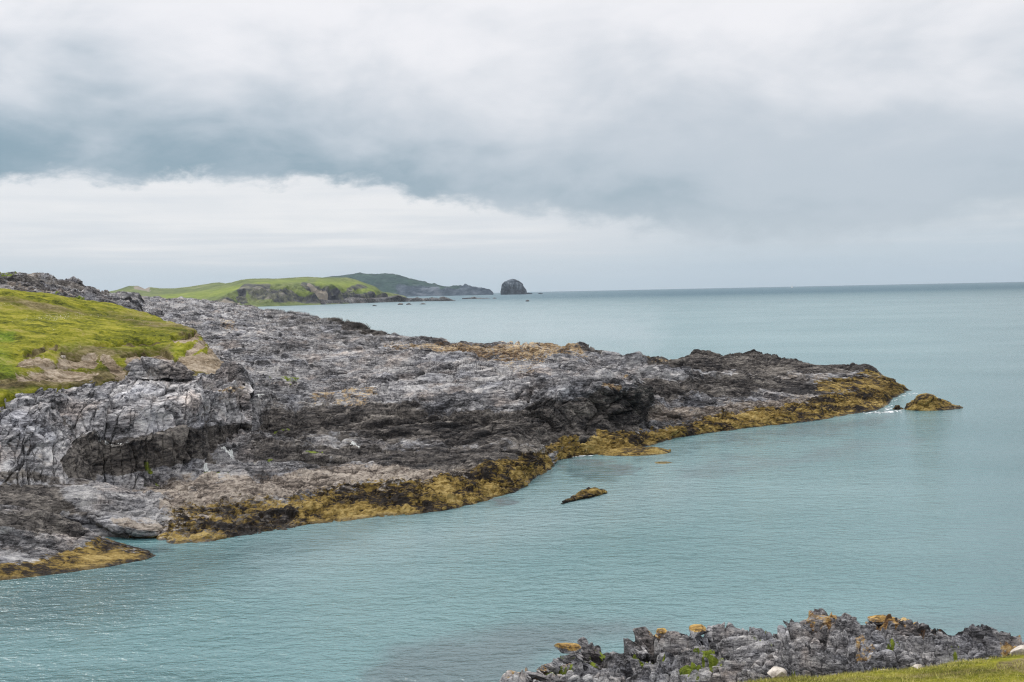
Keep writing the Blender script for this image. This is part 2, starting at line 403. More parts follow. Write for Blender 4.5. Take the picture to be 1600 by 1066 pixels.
def grass_material(name, S=1.0, cols=None):
    """zone: R soil scar, G brown dry grass, B bright green; zone2: B white flowers"""
    mt, nt, b = new_mat(name); P = pos(nt)
    n1 = noise(nt, mapping(nt, P, (0.5, 1, 1.6)), 0.5 / S, 9, 0.72, 0.4); n2 = noise(nt, P, 3.5 / S, 6, 0.75); n3 = noise(nt, P, 0.12 / S, 4, 0.6)
    v = ((n1 - 0.5) * 0.8 + (n2 - 0.5) * 0.5 + (n3 - 0.5) * 0.3) + 0.5
    g = v.ramp(cols or [(0.34, (0.035, 0.042, 0.006)), (0.44, (0.135, 0.145, 0.014)), (0.53, (0.255, 0.25, 0.022)), (0.66, (0.44, 0.38, 0.07))])
    zs, zb, zg = attr(nt, 'zone'); _, _, zh = attr(nt, 'zone2')
    gg = v.ramp([(0.38, (0.03, 0.055, 0.006)), (0.5, (0.10, 0.18, 0.014)), (0.62, (0.24, 0.32, 0.04))])
    g = mix(nt, zg * 0.8, g, gg)
    br = v.ramp([(0.38, (0.035, 0.026, 0.012)), (0.5, (0.13, 0.105, 0.045)), (0.64, (0.30, 0.25, 0.13))])
    g = mix(nt, (zb * 1.2 + (n3 - 0.5) * 1.2 + (n2 - 0.5) * 0.8 + n1 - 0.52).sm(0.0, 0.45), g, br)
    so_ = v.ramp([(0.36, (0.07, 0.05, 0.032)), (0.47, (0.24, 0.185, 0.125)), (0.62, (0.50, 0.42, 0.33))])
    g = mix(nt, (zs * 1.3 + (n1 + n2 - 1.0) * 1.6 - 0.45).sm(0.0, 0.3), g, so_)
    fl = noise(nt, P, 6.0 / S, 3, 0.6)
    g = mix(nt, (zh * 0.5 + (fl - 0.5) * 2.4 - 0.75).sm(0.0, 0.15), g, (0.78, 0.74, 0.6))
    nt.links.new(g.s, b.inputs['Base Color']); b.inputs['Roughness'].default_value = 0.9; b.inputs['Specular IOR Level'].default_value = 0.1
    bump(nt, b, n2 * 0.6 + n1, 0.4 * S, 0.8)
    return mt
M_grass = grass_material('slope_grass')
M_far = grass_material('farmland', S=8.0, cols=[(0.36, (0.05, 0.085, 0.015)), (0.46, (0.11, 0.165, 0.025)), (0.54, (0.19, 0.25, 0.035)), (0.66, (0.28, 0.32, 0.06))])

def noisy_px(P, px, py, amt, lam, seed=90):
    o = [vnoise(P / lam, seed + k) + 0.7 * vnoise(P / (lam * 0.37), seed + 2 + k) + 0.55 * vnoise(P / (lam * 0.14), seed + 4 + k) for k in (0, 1)]
    return px + amt * o[0], py + amt * 0.7 * o[1]
def build(name, G, mat, disp, masks=None, smooth=False, amp=None, lat=0.0, nblur=6, gapk=1.0, noise_px=6, lam=3.0, maskfn=None):
    R, K = G.shape[:2]; N = normals(blur(G, nblur)) if nblur else normals(G); P = G.reshape(-1, 3).astype(float); N = N.reshape(-1, 3)
    gap = np.maximum(P[:, 1], 5) / 995 * gapk
    px, py = proj(P)
    d = disp(P, gap)
    if amp is not None: d = d * amp(P, px, py)
    Q = P + N * d[:, None]
    if lat:
        Q[:, 0] += lat * fbm(P, lat * 4, 3, gap, 0.6, 301); Q[:, 2] += 0.5 * lat * fbm(P, lat * 4, 3, gap, 0.6, 302)
    at = None
    if masks is not None:
        mx_, my_ = noisy_px(P, px, py, noise_px, lam)
        ch = [strip_mask(mx_, my_, masks.get(c, [])) for c in ('weed', 'dark', 'lichen', 'green', 'pale', 'white')]
        at = {'zone': np.stack(ch[:3], 1), 'zone2': np.stack(ch[3:], 1)}
    if maskfn: at = maskfn(P, Q, N, px, py, at)
    return mesh_from(name, Q, grid_faces(R, K), mat, at, smooth)

# ------------------------------------------------------------------ sea
def sea_material():
    mt, nt, b = new_mat('sea_water'); P = pos(nt); x, y, z = split(nt, P)
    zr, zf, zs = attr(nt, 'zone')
    big = noise(nt, mapping(nt, P, (0.010, 0.018, 1)), 1.0, 5, 0.6)
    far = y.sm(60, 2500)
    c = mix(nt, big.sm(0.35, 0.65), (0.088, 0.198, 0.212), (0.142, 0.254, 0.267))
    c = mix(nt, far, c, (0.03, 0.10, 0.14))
    c = mix(nt, zf, c, (0.25, 0.325, 0.345))  # paler base paints the bright sky sheen on calmer water
    c = mix(nt, zs, c, (0.014, 0.058, 0.068))  # dark tint: painted shore reflections, and deeper water on the right
    c = mix(nt, zr * 0.8, c, (0.085, 0.10, 0.115))
    nt.links.new(c.s, b.inputs['Base Color']); b.inputs['IOR'].default_value = 1.62
    rg = far * 0.3 + 0.17; nt.links.new(rg.s, b.inputs['Roughness']); sp_ = far * -0.35 + 0.5; nt.links.new(sp_.s, b.inputs['Specular IOR Level'])
    w1 = noise(nt, mapping(nt, P, (0.7, 1.5, 1), (0, 0, rad(12))), 1.0, 3, 0.5, 0.4)
    w2 = noise(nt, mapping(nt, P, (1.8, 3.8, 1), (0, 0, rad(-18))), 1.0, 3, 0.6, 0.2)
    w3 = noise(nt, mapping(nt, P, (0.07, 0.2, 1), (0, 0, rad(8))), 1.0, 3, 0.5)
    w4 = noise(nt, mapping(nt, P, (3.2, 5.0, 1), (0, 0, rad(35))), 1.0, 3, 0.6, 0.2)
    patch = noise(nt, mapping(nt, P, (0.02, 0.05, 1)), 1.0, 4, 0.6).sm(0.35, 0.65, 0.6, 1.15)
    h = ((w1 * 0.75 + w2 * 0.38 + w4 * 0.16) * patch + w3 * 0.9) * (zf * -0.55 + 1.0) * (far * 1.5 + 1.0)
    bump(nt, b, h, 0.5, 0.9)
    return mt
yy = np.concatenate([np.linspace(20, 180, 320), np.geomspace(181, 14000, 90)])
uu = np.linspace(-0.9, 0.9, 420)
# polar-like fan of quads around the bay, flat at z = 0
GS = np.stack([uu[None, :] * yy[:, None], np.repeat(yy[:, None], len(uu), 1), np.zeros((len(yy), len(uu)))], 2)
Ps = GS.reshape(-1, 3); pxs, pys = proj(Ps)
mxs, mys = noisy_px(Ps, pxs, pys, 14, 5.0)
reef = strip_mask(mxs, mys, [([(640, 1075), (740, 1040), (850, 1005), (960, 992), (1050, 985)], [70, 48, 30, 18, 10], 26, 0.75), ([(1060, 735), (1250, 715), (1420, 690)], 7, 12, 0.5),
    ([(1100, 690), (1300, 668), (1400, 650)], 8, 10, 0.35), ([(760, 786), (792, 783)], [3, 2], 3, 1.0), ([(880, 722), (960, 728), (990, 735)], [5, 6, 4], 4, 0.8), ([(1380, 960), (1600, 985)], 12, 16, 0.4)])
deep_and_reflect = strip_mask(mxs, mys, [([(-50, 950), (100, 935), (240, 905), (420, 855), (560, 830)], [50, 45, 34, 16, 6], 45, 0.62), ([(140, 862), (200, 858), (262, 856)], [14, 12, 5], 8, 1.0), ([(560, 822), (760, 790), (860, 745)], 4, 10, 0.5), ([(1000, 715), (1200, 680), (1390, 650)], 4, 10, 0.5), ([(880, 735), (960, 740)], [6, 4], 8, .8),  # left shore and cave inlet strips paint in the dark rock reflection
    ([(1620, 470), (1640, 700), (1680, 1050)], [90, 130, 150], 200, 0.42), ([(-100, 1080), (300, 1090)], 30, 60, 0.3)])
calm = strip_mask(mxs, mys, [([(300, 490), (500, 505), (800, 515), (1000, 520)], [30, 30, 26, 14], 60, 0.9), ([(420, 880), (700, 840), (900, 790), (1050, 760)], [20, 30, 30, 20], 70, 0.45)])  # smoother patches, their sky reflection painted in as a paler colour
sea = mesh_from('sea', Ps, grid_faces(len(yy), len(uu)), sea_material(), {'zone': np.stack([reef, calm, deep_and_reflect], 1)}, True)
tag(sea, 'turquoise rippled sea filling the bay out to the horizon', 'sea', 'structure')

# ------------------------------------------------------------------ main headland
TIP = 1420
hl = [
 ('z', [(-60, 842, 0), (150, 838, 0), (240, 840, 0), (258, 846, 0), (272, 850, 0), (330, 846, 0), (400, 838, 0), (450, 829, 0), (490, 820, 0), (560, 812, 0), (620, 808, 0), (700, 797, 0), (760, 783, 0), (800, 770, 0), (826, 758, 0), (836, 746, 0), (864, 733, 0), (872, 720, 0), (900, 714, 0), (950, 708, 0), (1000, 700, 0), (1035, 692, 0), (1060, 684, 0), (1100, 678, 0), (1200, 666, 0), (1270, 658, 0), (1330, 648, 0), (1372, 641, 0), (1388, 633, 0), (1398, 622, 0), (TIP, 611, 0)]),
 ('z', [(-60, 805, 1.4), (150, 800, 1.3), (240, 804, 1.2), (272, 806, 1.1), (350, 790, 1.3), (430, 780, 1.3), (500, 770, 1.3), (600, 765, 1.3), (700, 752, 1.4), (760, 738, 1.5), (810, 726, 1.5), (836, 716, 1.5), (860, 704, 1.2), (880, 698, 1.1), (950, 690, 1.0), (1000, 682, 0.9), (1050, 674, 0.8), (1100, 664, 0.8), (1200, 652, 0.8), (1300, 641, 0.7), (1330, 634, 0.7), (1380, 621, 0.7), (1400, 614, 0.3), (TIP, 610, 0.05)]),
 ('d', [(-60, 750, 76), (200, 745, 78), (300, 735, 80), (395, 716, 83), (500, 708, 86), (600, 700, 88.7), (700, 695, 88.7), (800, 690, 88.8), (830, 690, 90), (860, 688, 94.4), (900, 682, 97), (950, 676, 100), (1000, 670, 103.7), (1050, 662, 108.6), (1100, 652, 112.6), (1200, 638, 118.9), (1300, 627, 125.6), (1380, 614, 136.4), (1400, 609, 143), (TIP, 609.5, 148.5)]),
 ('d', [(-60, 700, 92), (200, 690, 92), (300, 665, 95), (400, 650, 100), (500, 652, 100), (600, 650, 99), (700, 657, 97), (800, 666, 94), (860, 677, 96.5), (950, 668, 100.8), (1000, 662, 104.7), (1014, 658, 106), (1050, 652, 110), (1100, 641, 115), (1200, 630, 121.5), (1300, 618, 129.4), (1380, 606, 139), (1400, 603, 145), (TIP, 609.4, 149)]),
 ('d', [(-60, 660, 100), (200, 660, 100), (300, 640, 104), (400, 630, 108), (500, 629, 109), (600, 632, 106), (700, 628, 103), (800, 621, 101), (860, 617, 99), (920, 609, 101), (945, 603, 102), (965, 602, 102.8), (985, 608, 104), (1000, 630, 105.5), (1012, 650, 107.5), (1050, 645, 113), (1100, 632, 118), (1200, 620, 126), (1300, 606, 134), (1380, 598, 143), (1402, 600, 147), (TIP, 609.3, 149.5)]),
 ('d', [(-60, 620, 122), (200, 620, 122), (300, 605, 126), (400, 600, 132), (500, 596, 134), (600, 600, 128), (700, 606, 119), (800, 602, 114), (860, 598, 113), (950, 596, 117), (1010, 592, 122), (1050, 600, 122), (1100, 605, 126), (1200, 597, 135), (1300, 590, 142), (1380, 590, 147), (1402, 599, 148.5), (TIP, 609.2, 150)]),
 ('d', [(-60, 565, 150), (200, 560, 155), (300, 545, 180), (400, 540, 185), (500, 546, 178), (600, 560, 164), (700, 562, 154), (800, 568, 145), (900, 572, 138), (950, 585, 131), (980, 570, 131), (1020, 566, 133), (1060, 570, 134), (1090, 586, 137), (1150, 585, 140), (1200, 580, 143), (1300, 578, 147), (1380, 588, 149), (1402, 598, 149.5), (TIP, 609.1, 150.5)]),
 ('d', [(-60, 520, 220), (200, 510, 260), (300, 500, 290), (400, 506, 290), (500, 519, 235), (600, 541, 195), (700, 546, 178), (800, 553, 165), (905, 554, 156), (975, 567, 151), (1040, 575, 148), (1080, 570, 149), (1150, 570, 150), (1200, 572, 149), (1300, 574, 150), (1380, 587.5, 150), (1402, 598, 150), (TIP, 609, 151)]),
 ('d', [(-60, 480, 300), (100, 474, 380), (180, 469, 450), (230, 470, 500), (260, 474, 520), (300, 472, 545), (340, 478, 560), (380, 483, 540), (420, 488, 480), (450, 493, 400), (470, 495, 370), (500, 500, 330), (560, 514, 270), (605, 528, 225), (650, 533, 205), (700, 535, 195), (760, 537, 185), (800, 541, 180), (850, 543, 175), (905, 544, 166), (922, 548, 163), (942, 545, 163), (955, 549, 162), (970, 556, 161), (985, 553, 161), (1010, 558, 160), (1035, 563, 159), (1055, 558, 159), (1085, 555, 158.5), (1150, 556, 158), (1180, 560, 157), (1215, 568, 156), (1250, 574, 155), (1275, 573, 154), (1330, 568, 153), (1350, 571, 153), (1368, 578, 152), (1380, 587, 151), (1402, 598, 150.5), (TIP, 609, 152)]),
]
def weed_lumps(P, g):
    f1, f2, r_ = worley(rot2(P, 0.3) * np.array([0.6, 1, 1]) / 0.9, 211); f1b, _, rb = worley(P / 0.4, 212)
    return ((0.55 - f1) * 0.5 + (r_ - 0.5) * 0.35 + (0.5 - f1b) * 0.36 + fbm(P, 4, 2, g, 0.5, 213) * 0.35) * (1 - sstep(P[:, 2], 1.3, 2.2)) * sstep(P[:, 2], -0.4, 0.7)
def head_amp(P, px, py):
    z = P[:, 2]; a = 0.10 + 0.75 * sstep(z, 0.3, 3.5)
    a = a * (1 - 0.55 * sstep(px, 1180, 1380))
    a = a * (1.0 + 0.35 * sstep(P[:, 1], 160, 400))
    return a
W1, W2 = 1, 2
head_masks = {
 'weed': [([(255, 838), (290, 826), (400, 812), (500, 800)], [14, 38, 38, 34], 14, 0.62), ([(500, 800), (600, 788), (700, 776), (780, 758), (815, 745)], [34, 32, 32, 32, 18], 16, 1.05),
          ([(700, 760), (750, 745), (800, 735), (850, 722)], [10, 14, 18, 18], 6, 1.0), ([(880, 712), (940, 695), (1010, 686), (1060, 680)], [10, 15, 14, 9], 5, 1.0),
          ([(860, 700), (900, 688)], 8, 6, .8), ([(1040, 680), (1100, 668), (1200, 655), (1300, 638), (1380, 625), (1430, 608)], [10, 11, 14, 19, 24, 8], 8, 1.1),
          ([(1280, 605), (1340, 598), (1400, 604)], [8, 14, 10], 6, 0.85), ([(1350, 580), (1390, 592)], [3, 6], 5, 0.9)],
 'dark': [([(280, 835), (380, 822), (500, 800)], [12, 26, 14], 10, 1.4), ([(300, 800), (420, 788), (520, 778)], [4, 9, 5], 5, 1.4), ([(120, 728), (210, 724), (280, 712), (330, 698)], [10, 13, 13, 10], 5, 1.5), ([(425, 668), (500, 664), (600, 662), (700, 668), (780, 676), (850, 665), (920, 650), (980, 640), (1005, 650)], [24, 26, 26, 26, 26, 34, 36, 34, 12], 12, 1.25),
          ([(400, 705), (500, 712), (600, 712), (700, 718), (820, 715), (840, 700)], [14, 18, 20, 22, 16, 10], 14, 0.9),
          ([(1010, 602), (1060, 612), (1120, 612), (1200, 602), (1290, 612)], [8, 12, 16, 16, 10], 8, 1.1),
          ([(905, 550), (945, 550), (985, 558), (1040, 567), (1100, 566), (1200, 572), (1280, 576), (1350, 574), (1372, 582)], [4, 9, 10, 12, 18, 14, 8, 5, 4], 6, 1.3),
          ([(850, 541), (905, 546)], 2.5, 2, 1.0), ([(515, 503), (545, 510), (580, 519), (606, 528)], [3, 7, 7, 3], 3, 1.4),
          ([(290, 478), (350, 480)], 5, 4, 0.4)],
 'pale': [([(270, 790), (380, 765), (500, 752), (640, 742), (740, 732)], [22, 20, 18, 14, 10], 10, 0.95), ([(1010, 650), (1100, 650), (1200, 640), (1260, 625)], [12, 12, 12, 8], 8, 0.8),
          ([(820, 690), (850, 700)], [12, 14], 6, 0.6), ([(1150, 592), (1230, 590), (1290, 590)], [4, 6, 6], 5, 0.7), ([(700, 690), (790, 700)], 7, 9, 0.55), ([(215, 760), (330, 750)], [12, 16], 10, 0.9), ([(420, 585), (560, 590)], 6, 10, 0.3)],
 'lichen': [([(600, 545), (700, 548), (780, 552), (860, 555), (905, 558)], [5, 12, 15, 16, 12], 10, 0.8), ([(860, 548), (905, 550)], 5, 3, 0.85), ([(940, 604), (970, 603)], 5, 3, 0.85), ([(1010, 570), (1050, 568)], 4, 4, 0.62),
            ([(500, 500), (512, 502)], 2, 2, 0.7), ([(490, 632), (560, 626), (590, 625)], [3, 6, 4], 4, 0.7), ([(540, 632), (570, 636)], 5, 4, 0.6), ([(345, 512), (362, 512)], 5, 3, 0.6), ([(780, 578), (830, 580)], [5, 8], 6, 0.5), ([(1090, 592), (1200, 588)], 4, 8, 0.3), ([(620, 560), (700, 570)], 4, 12, 0.3)],
 'green': [([(205, 742), (255, 738)], [4, 6], 2.5, 1.0), ([(325, 736), (352, 733)], 4, 2.5, 1.0), ([(390, 713), (418, 713)], 3, 1.5, 0.95), ([(475, 708), (498, 708)], 2.2, 1.5, 0.95), ([(420, 668), (455, 665)], 2, 1.5, 0.85), ([(415, 603), (465, 603)], 2.2, 1.5, 0.75), ([(345, 738), (420, 740)], 1.5, 1.5, 0.4)],
 'white': [([(262, 735), (272, 737)], 3.5, 1, 0.8), ([(322, 714), (326, 730)], 2.2, 1, 0.8), ([(352, 706), (364, 709)], 3, 1, 0.8), ([(480, 669), (506, 670)], 1.3, 1, 0.8), ([(553, 697), (560, 700)], 2.0, 1, 0.8), ([(524, 687), (534, 687)], 1, 1, 0.9), ([(380, 579), (408, 579)], 2, 2, 0.7), ([(395, 633), (420, 635)], 2.5, 2, 0.6)],
}
Gh = net_grid(hl, front=(3.0, -1.6), back=(22, -1.5), ext=(2.6, 8, -1.5, 6), step=1.4, res=2.3)
print('headland', Gh.shape)
o = build('rocky_headland', Gh, M_rock, lambda P, g: rock_disp(P, g, 1.0, 1) * head_amp(P, *proj(P)) + weed_lumps(P, g), head_masks, lat=0.15)
tag(o, 'long low grey rock headland running out into the bay with golden seaweed along its edge', 'headland', 'structure')

# ------------------------------------------------------------------ left cliff block
cb = [
 ('d', [(-80, 752, 68), (0, 752, 69), (60, 755, 70.5), (115, 757, 72), (140, 756, 73.2), (150, 746, 76.6), (200, 744, 77.6), (215, 742, 77.8), (270, 729, 80.0), (315, 718, 83.0), (330, 706, 87.0), (360, 700, 89.5), (395, 697, 91.5)]),
 ('d', [(-80, 720, 68.9), (0, 720, 69.9), (60, 722, 71), (105, 718, 72.4), (122, 718, 73.4), (133, 716, 76.4), (200, 715, 77.5), (215, 712, 77.9), (270, 702, 80.0), (315, 693, 83.0), (330, 685, 87.2), (360, 680, 89.6), (395, 677, 91.6)]),
 ('d', [(-80, 690, 69.7), (0, 690, 70.7), (60, 690, 72), (90, 688, 73.4), (104, 688, 74.2), (116, 689, 76.8), (200, 688, 77.4), (215, 686, 78.2), (270, 680, 80.0), (315, 668, 83.0), (330, 662, 87.2), (360, 659, 89.6), (395, 657, 91.4)]),
 ('d', [(-80, 684, 70.2), (0, 684, 71.2), (60, 682, 72.6), (88, 680, 73.8), (102, 681, 74.8), (114, 682, 77.8), (200, 681, 79.4), (215, 679, 79.7), (270, 673, 81.6), (315, 660, 84.6), (330, 655, 88.5), (360, 654, 91.1), (395, 652, 92.9)]),
 ('d', [(-80, 655, 71.8), (0, 652, 72.8), (50, 645, 74.4), (72, 642, 75.4), (84, 641, 77.0), (94, 640, 79.2), (200, 640, 80.0), (215, 640, 80.3), (270, 635, 82.3), (315, 624, 85.3), (330, 618, 88.8), (360, 605, 91.6), (380, 606, 92.4), (395, 614, 93.4)]),
 ('d', [(-80, 645, 73.5), (0, 638, 74.5), (60, 628, 76.0), (100, 625, 79.0), (130, 624, 81.5), (200, 618, 83.5), (215, 615, 84.0), (270, 612, 85.5), (315, 604, 88.5), (330, 600, 91.5), (360, 592, 94.0), (380, 592, 95.5), (395, 598, 97.0)]),
 ('d', [(-80, 636, 75.0), (0, 622, 76.5), (60, 610, 79.0), (100, 604, 83.0), (130, 600, 86.0), (200, 594, 89.0), (215, 592, 90.0), (270, 588, 93.0), (315, 586, 95.0), (330, 585, 96.0), (360, 584, 98.0), (380, 588, 99.0), (395, 598, 99.0)]),
]
cliff_masks = {
 'dark': [([(135, 715), (200, 712), (270, 700), (320, 690)], [28, 30, 28, 24], 5, 1.7), ([(330, 684), (397, 680)], 17, 3, 1.6), ([(92, 650), (118, 695), (146, 750)], [2, 4, 7], 3, 1.5), ([(322, 640), (326, 700)], 5, 3, 0.8), ([(-80, 745), (90, 745)], 10, 8, 0.8), ([(390, 605), (397, 640)], 4, 3, .5)],
 'lichen': [([(345, 608), (378, 606)], [6, 8], 4, 0.68), ([(150, 640), (260, 636)], 4, 6, 0.32)],
 'pale': [([(345, 620), (375, 625)], 12, 10, 0.45), ([(200, 660), (300, 650)], 10, 10, 0.3), ([(20, 700), (60, 710)], 14, 10, 0.4)],
 'green': [([(232, 728), (236, 740)], 5, 3, 0.8)],
 'white': [([(140, 684), (200, 687)], 2, 2, 0.5), ],
}
def cliff_disp(P, g):
    base = rock_disp(P, g, 0.7, 11, strike=0.2)
    # vertical joints down the face
    wv = np.stack([fbm(P, 3.0, 3, g, 0.6, 34), fbm(P, 3.0, 3, g, 0.6, 35), P[:, 0] * 0], 1)
    h, e = facet((P + wv * 0.3) * np.array([1.0, 0.35, 0.15]) / 1.9, 33, 1.0); h2, e2 = facet((P + wv * 0.15) * np.array([1.0, 0.5, 0.22]) / 0.75, 36, 1.2)
    top = sstep(P[:, 2], 8.3, 9.2)
    return base * (0.10 + 0.22 * top) + h * (0.70 - 0.4 * top) - 0.42 * (1 - sstep(e, 0, 0.05)) + h2 * 0.24 - 0.16 * (1 - sstep(e2, 0, 0.08))
Gc = net_grid(cb, front=(0.3, 0.5), back=(14, 3.0), ext=(-4.6, 16, -1.0, 40), step=1.3, res=1.8)
o = build('sea_cliff', Gc, M_cliff, cliff_disp, cliff_masks, lat=0.15, gapk=1.0, nblur=4)
tag(o, 'short vertical grey cliff below the grass with a dark lower tier and paler jointed top', 'cliff', 'structure')

# ------------------------------------------------------------------ near left shore rocks
sr = [
 ('z', [(-90, 918, 0), (0, 908, 0), (60, 901, 0), (110, 895, 0), (160, 887, 0), (200, 880, 0), (232, 874, 0), (243, 869, 0)]),
 ('z', [(-90, 880, .9), (0, 872, .9), (60, 868, .8), (110, 862, .7), (160, 860, .5), (200, 862, .35), (232, 866, .15), (243, 868, .02)]),
 ('z', [(-90, 835, 2.0), (0, 832, 2.0), (60, 834, 1.8), (110, 842, 1.2), (160, 850, .75), (200, 857, .45), (232, 864, .15), (243, 867.5, .02)]),
 ('z', [(-90, 800, 2.9), (0, 800, 2.9), (60, 808, 2.5), (110, 824, 1.6), (160, 843, .8), (200, 854, .45), (232, 863, .1), (243, 867, .0)]),
 ('z', [(-90, 790, 2.9), (0, 790, 2.8), (60, 800, 2.2), (110, 821, 1.2), (160, 842, .3), (200, 854, .0), (232, 863, -.1), (243, 867, -.1)]),
]
Gs = net_grid(sr, front=(1.5, -1.5), back=(5, -1.0), ext=(-1.2, 4, -1.0, 6), step=1.3, res=1.8)
sm_ = {'weed': [([(-80, 902), (60, 888), (150, 872), (235, 868)], [16, 18, 24, 9], 16, 0.95), ([(150, 850), (220, 860)], 12, 10, 0.7)], 'dark': [([(-60, 808), (60, 812), (120, 830)], [16, 14, 8], 12, 1.1)], 'pale': [([(0, 850), (120, 850)], 14, 14, 0.35)]}
o = build('shore_rock', Gs, M_rock, lambda P, g: rock_disp(P, g, 0.7, 21), sm_, amp=lambda P, px, py: 0.12 + 0.6 * sstep(P[:, 2], 0.3, 2.5), lat=0.1, gapk=1.0)
tag(o, 'lowest pale grey rock at the left edge, dipping into the water with a seaweed fringe', 'rock', 'structure')
# rounded shoulder of rock above the dark cave
lb = [
 ('d', [(-90, 815, 64.5), (0, 812, 66), (60, 812, 67), (100, 816, 67.5), (135, 822, 67.6), (165, 838, 66.6), (205, 846, 65.8), (245, 846, 66.2), (266, 838, 67.6), (276, 828, 69.4)]),
 ('d', [(-90, 800, 65), (0, 800, 66.2), (60, 800, 67), (100, 800, 67.4), (135, 806, 66.8), (165, 820, 65.8), (205, 828, 65.0), (245, 830, 65.6), (266, 827, 67.2), (276, 824, 69.4)]),
 ('d', [(-90, 778, 66.5), (0, 780, 67.8), (60, 780, 68.4), (100, 782, 68.2), (135, 787, 67.8), (165, 797, 66.8), (205, 804, 66.2), (245, 810, 67), (266, 815, 68.2), (276, 820, 69.6)]),
 ('d', [(-90, 762, 68.3), (0, 763, 69.3), (60, 766, 70.2), (100, 768, 70.6), (135, 770, 70.6), (165, 775, 70.4), (205, 784, 70), (245, 795, 70), (266, 806, 70), (276, 815, 70)]),
 ('d', [(-90, 748, 70.5), (0, 746, 71.5), (60, 748, 72.8), (100, 752, 74), (135, 756, 74.3), (165, 763, 74), (205, 774, 73), (245, 787, 72.3), (266, 800, 71.4), (276, 812, 70.6)]),
]
Gl = net_grid(lb, front=(-4.0, 0.3), back=(5, 0.6), ext=(-1.0, 3, -1.2, 8), step=1.3, res=1.6)
lm = {'dark': [([(-80, 775), (60, 785), (130, 800)], [22, 22, 14], 12, 1.1), ([(150, 828), (190, 842)], 6, 4, 1.1), ([(-80, 755), (140, 760)], 5, 6, 0.9)], 'pale': [([(180, 812), (268, 822)], [12, 16], 12, 0.85), ([(50, 785), (90, 790)], 12, 10, 0.6), ([(150, 800), (230, 790)], 14, 14, 0.3)], 'weed': [([(200, 846), (262, 834)], [5, 5], 4, 0.8)]}
o = build('rock_shoulder', Gl, M_rock, lambda P, g: rock_disp(P, g, 0.6, 31, blocks=0.5), lm, amp=lambda P, px, py: 0.75 - 0.3 * sstep(px, 150, 230), lat=0.1, gapk=1.0)
tag(o, 'rounded grey rock shoulder overhanging the small dark cave beside the water', 'rock', 'structure')

# ------------------------------------------------------------------ grass slope
gs = [
 ('d', [(-90, 648, 74), (0, 626, 75.5), (60, 612, 78.5), (110, 606, 82), (180, 595, 88), (230, 588, 91.5), (300, 588, 94), (350, 592, 96.5), (374, 598, 98)]),
 ('d', [(-90, 600, 79), (0, 590, 80), (60, 585, 84), (110, 582, 88), (180, 572, 92), (230, 567, 95), (300, 566, 97), (350, 575, 98), (373, 594, 99)]),
 ('d', [(-90, 555, 86), (0, 550, 88), (60, 548, 91), (110, 546, 94), (180, 540, 98), (230, 536, 101), (290, 532, 102), (332, 545, 102), (370, 588, 100.5)]),
 ('d', [(-90, 505, 99), (0, 508, 99), (100, 512, 101), (180, 516, 104), (230, 514, 107), (290, 520, 108), (322, 533, 107), (367, 581, 103)]),
 ('d', [(-90, 470, 112), (0, 478, 111), (100, 492, 113), (180, 501, 117), (230, 504, 119), (280, 512, 117), (315, 526, 113), (362, 577, 105)]),
 ('d', [(-90, 430, 124), (0, 450, 122), (60, 460, 124), (130, 474, 130), (175, 481, 135), (230, 494, 130), (262, 504, 124), (300, 518, 119), (358, 571, 108)]),
]
Gg = net_grid(gs, front=(1.0, 4.0), back=(14, 6.0), ext=(-1.8, 6, -3.0, 24), step=1.3, res=2.0)
scars = [([(38, 570), (60, 565), (85, 578)], [5, 9, 6], 4, 1.0), ([(95, 568), (145, 562)], [6, 9], 4, 1.0), ([(165, 560), (190, 580)], [7, 9], 5, 0.95), ([(205, 560), (245, 552), (262, 560)], [8, 10, 7], 4, 1.0), ([(30, 588), (90, 585), (150, 582)], [5, 7, 5], 6, 0.75),
         ([(275, 530), (308, 526)], [3, 4], 2, 1.0), ([(296, 545), (318, 536)], [4, 6], 3, 1.0), ([(285, 560), (335, 565), (362, 590)], [10, 16, 9], 6, 1.1), ([(325, 540), (345, 560)], [3, 8], 3, 1.0), ([(180, 592), (240, 588), (350, 596)], [3, 4, 4], 3, 0.7)]
hollow = [([(40, 558), (70, 548), (88, 545)], 2.5, 2.0, 1.0), ([(72, 544), (84, 546)], 3.0, 2, 0.9), ([(95, 556), (148, 557)], 2, 2, 1.0), ([(190, 555), (215, 546), (250, 542), (268, 552)], 2, 2, 1.0), ([(270, 528), (305, 522)], 1.8, 1.5, 1.2), ([(150, 540), (200, 533), (250, 530)], 1.6, 1.5, 0.8), ([(30, 572), (110, 574), (160, 582)], 1.5, 1.5, 0.8), ([(220, 566), (260, 568)], 1.5, 1.5, 0.7), ([(160, 537), (180, 536)], 2, 2, .8), ([(0, 595), (60, 592)], 1.5, 1.5, .6)]
def grass_disp(P, g):
    px, py = proj(P); mx_, my_ = noisy_px(P, px, py, 3, 4.0, 70)
    hol = strip_mask(mx_, my_, hollow); sc_ = strip_mask(mx_, my_, scars)
    lip = strip_mask(mx_, my_ + 5, hollow)
    ter = fbm(P * np.array([0.35, 0.5, 2.2]), 3.5, 4, g, 0.55, 61, ridged=True) * 0.28 * (0.4 + 0.6 * sstep(py, 505, 560))
    return fbm(P, 9, 3, g, 0.5, 60) * 0.6 + ter + fbm(P, 0.9, 4, g, 0.65, 62) * 0.30 - hol * 0.5 - sc_ * 0.2 + lip * 0.05
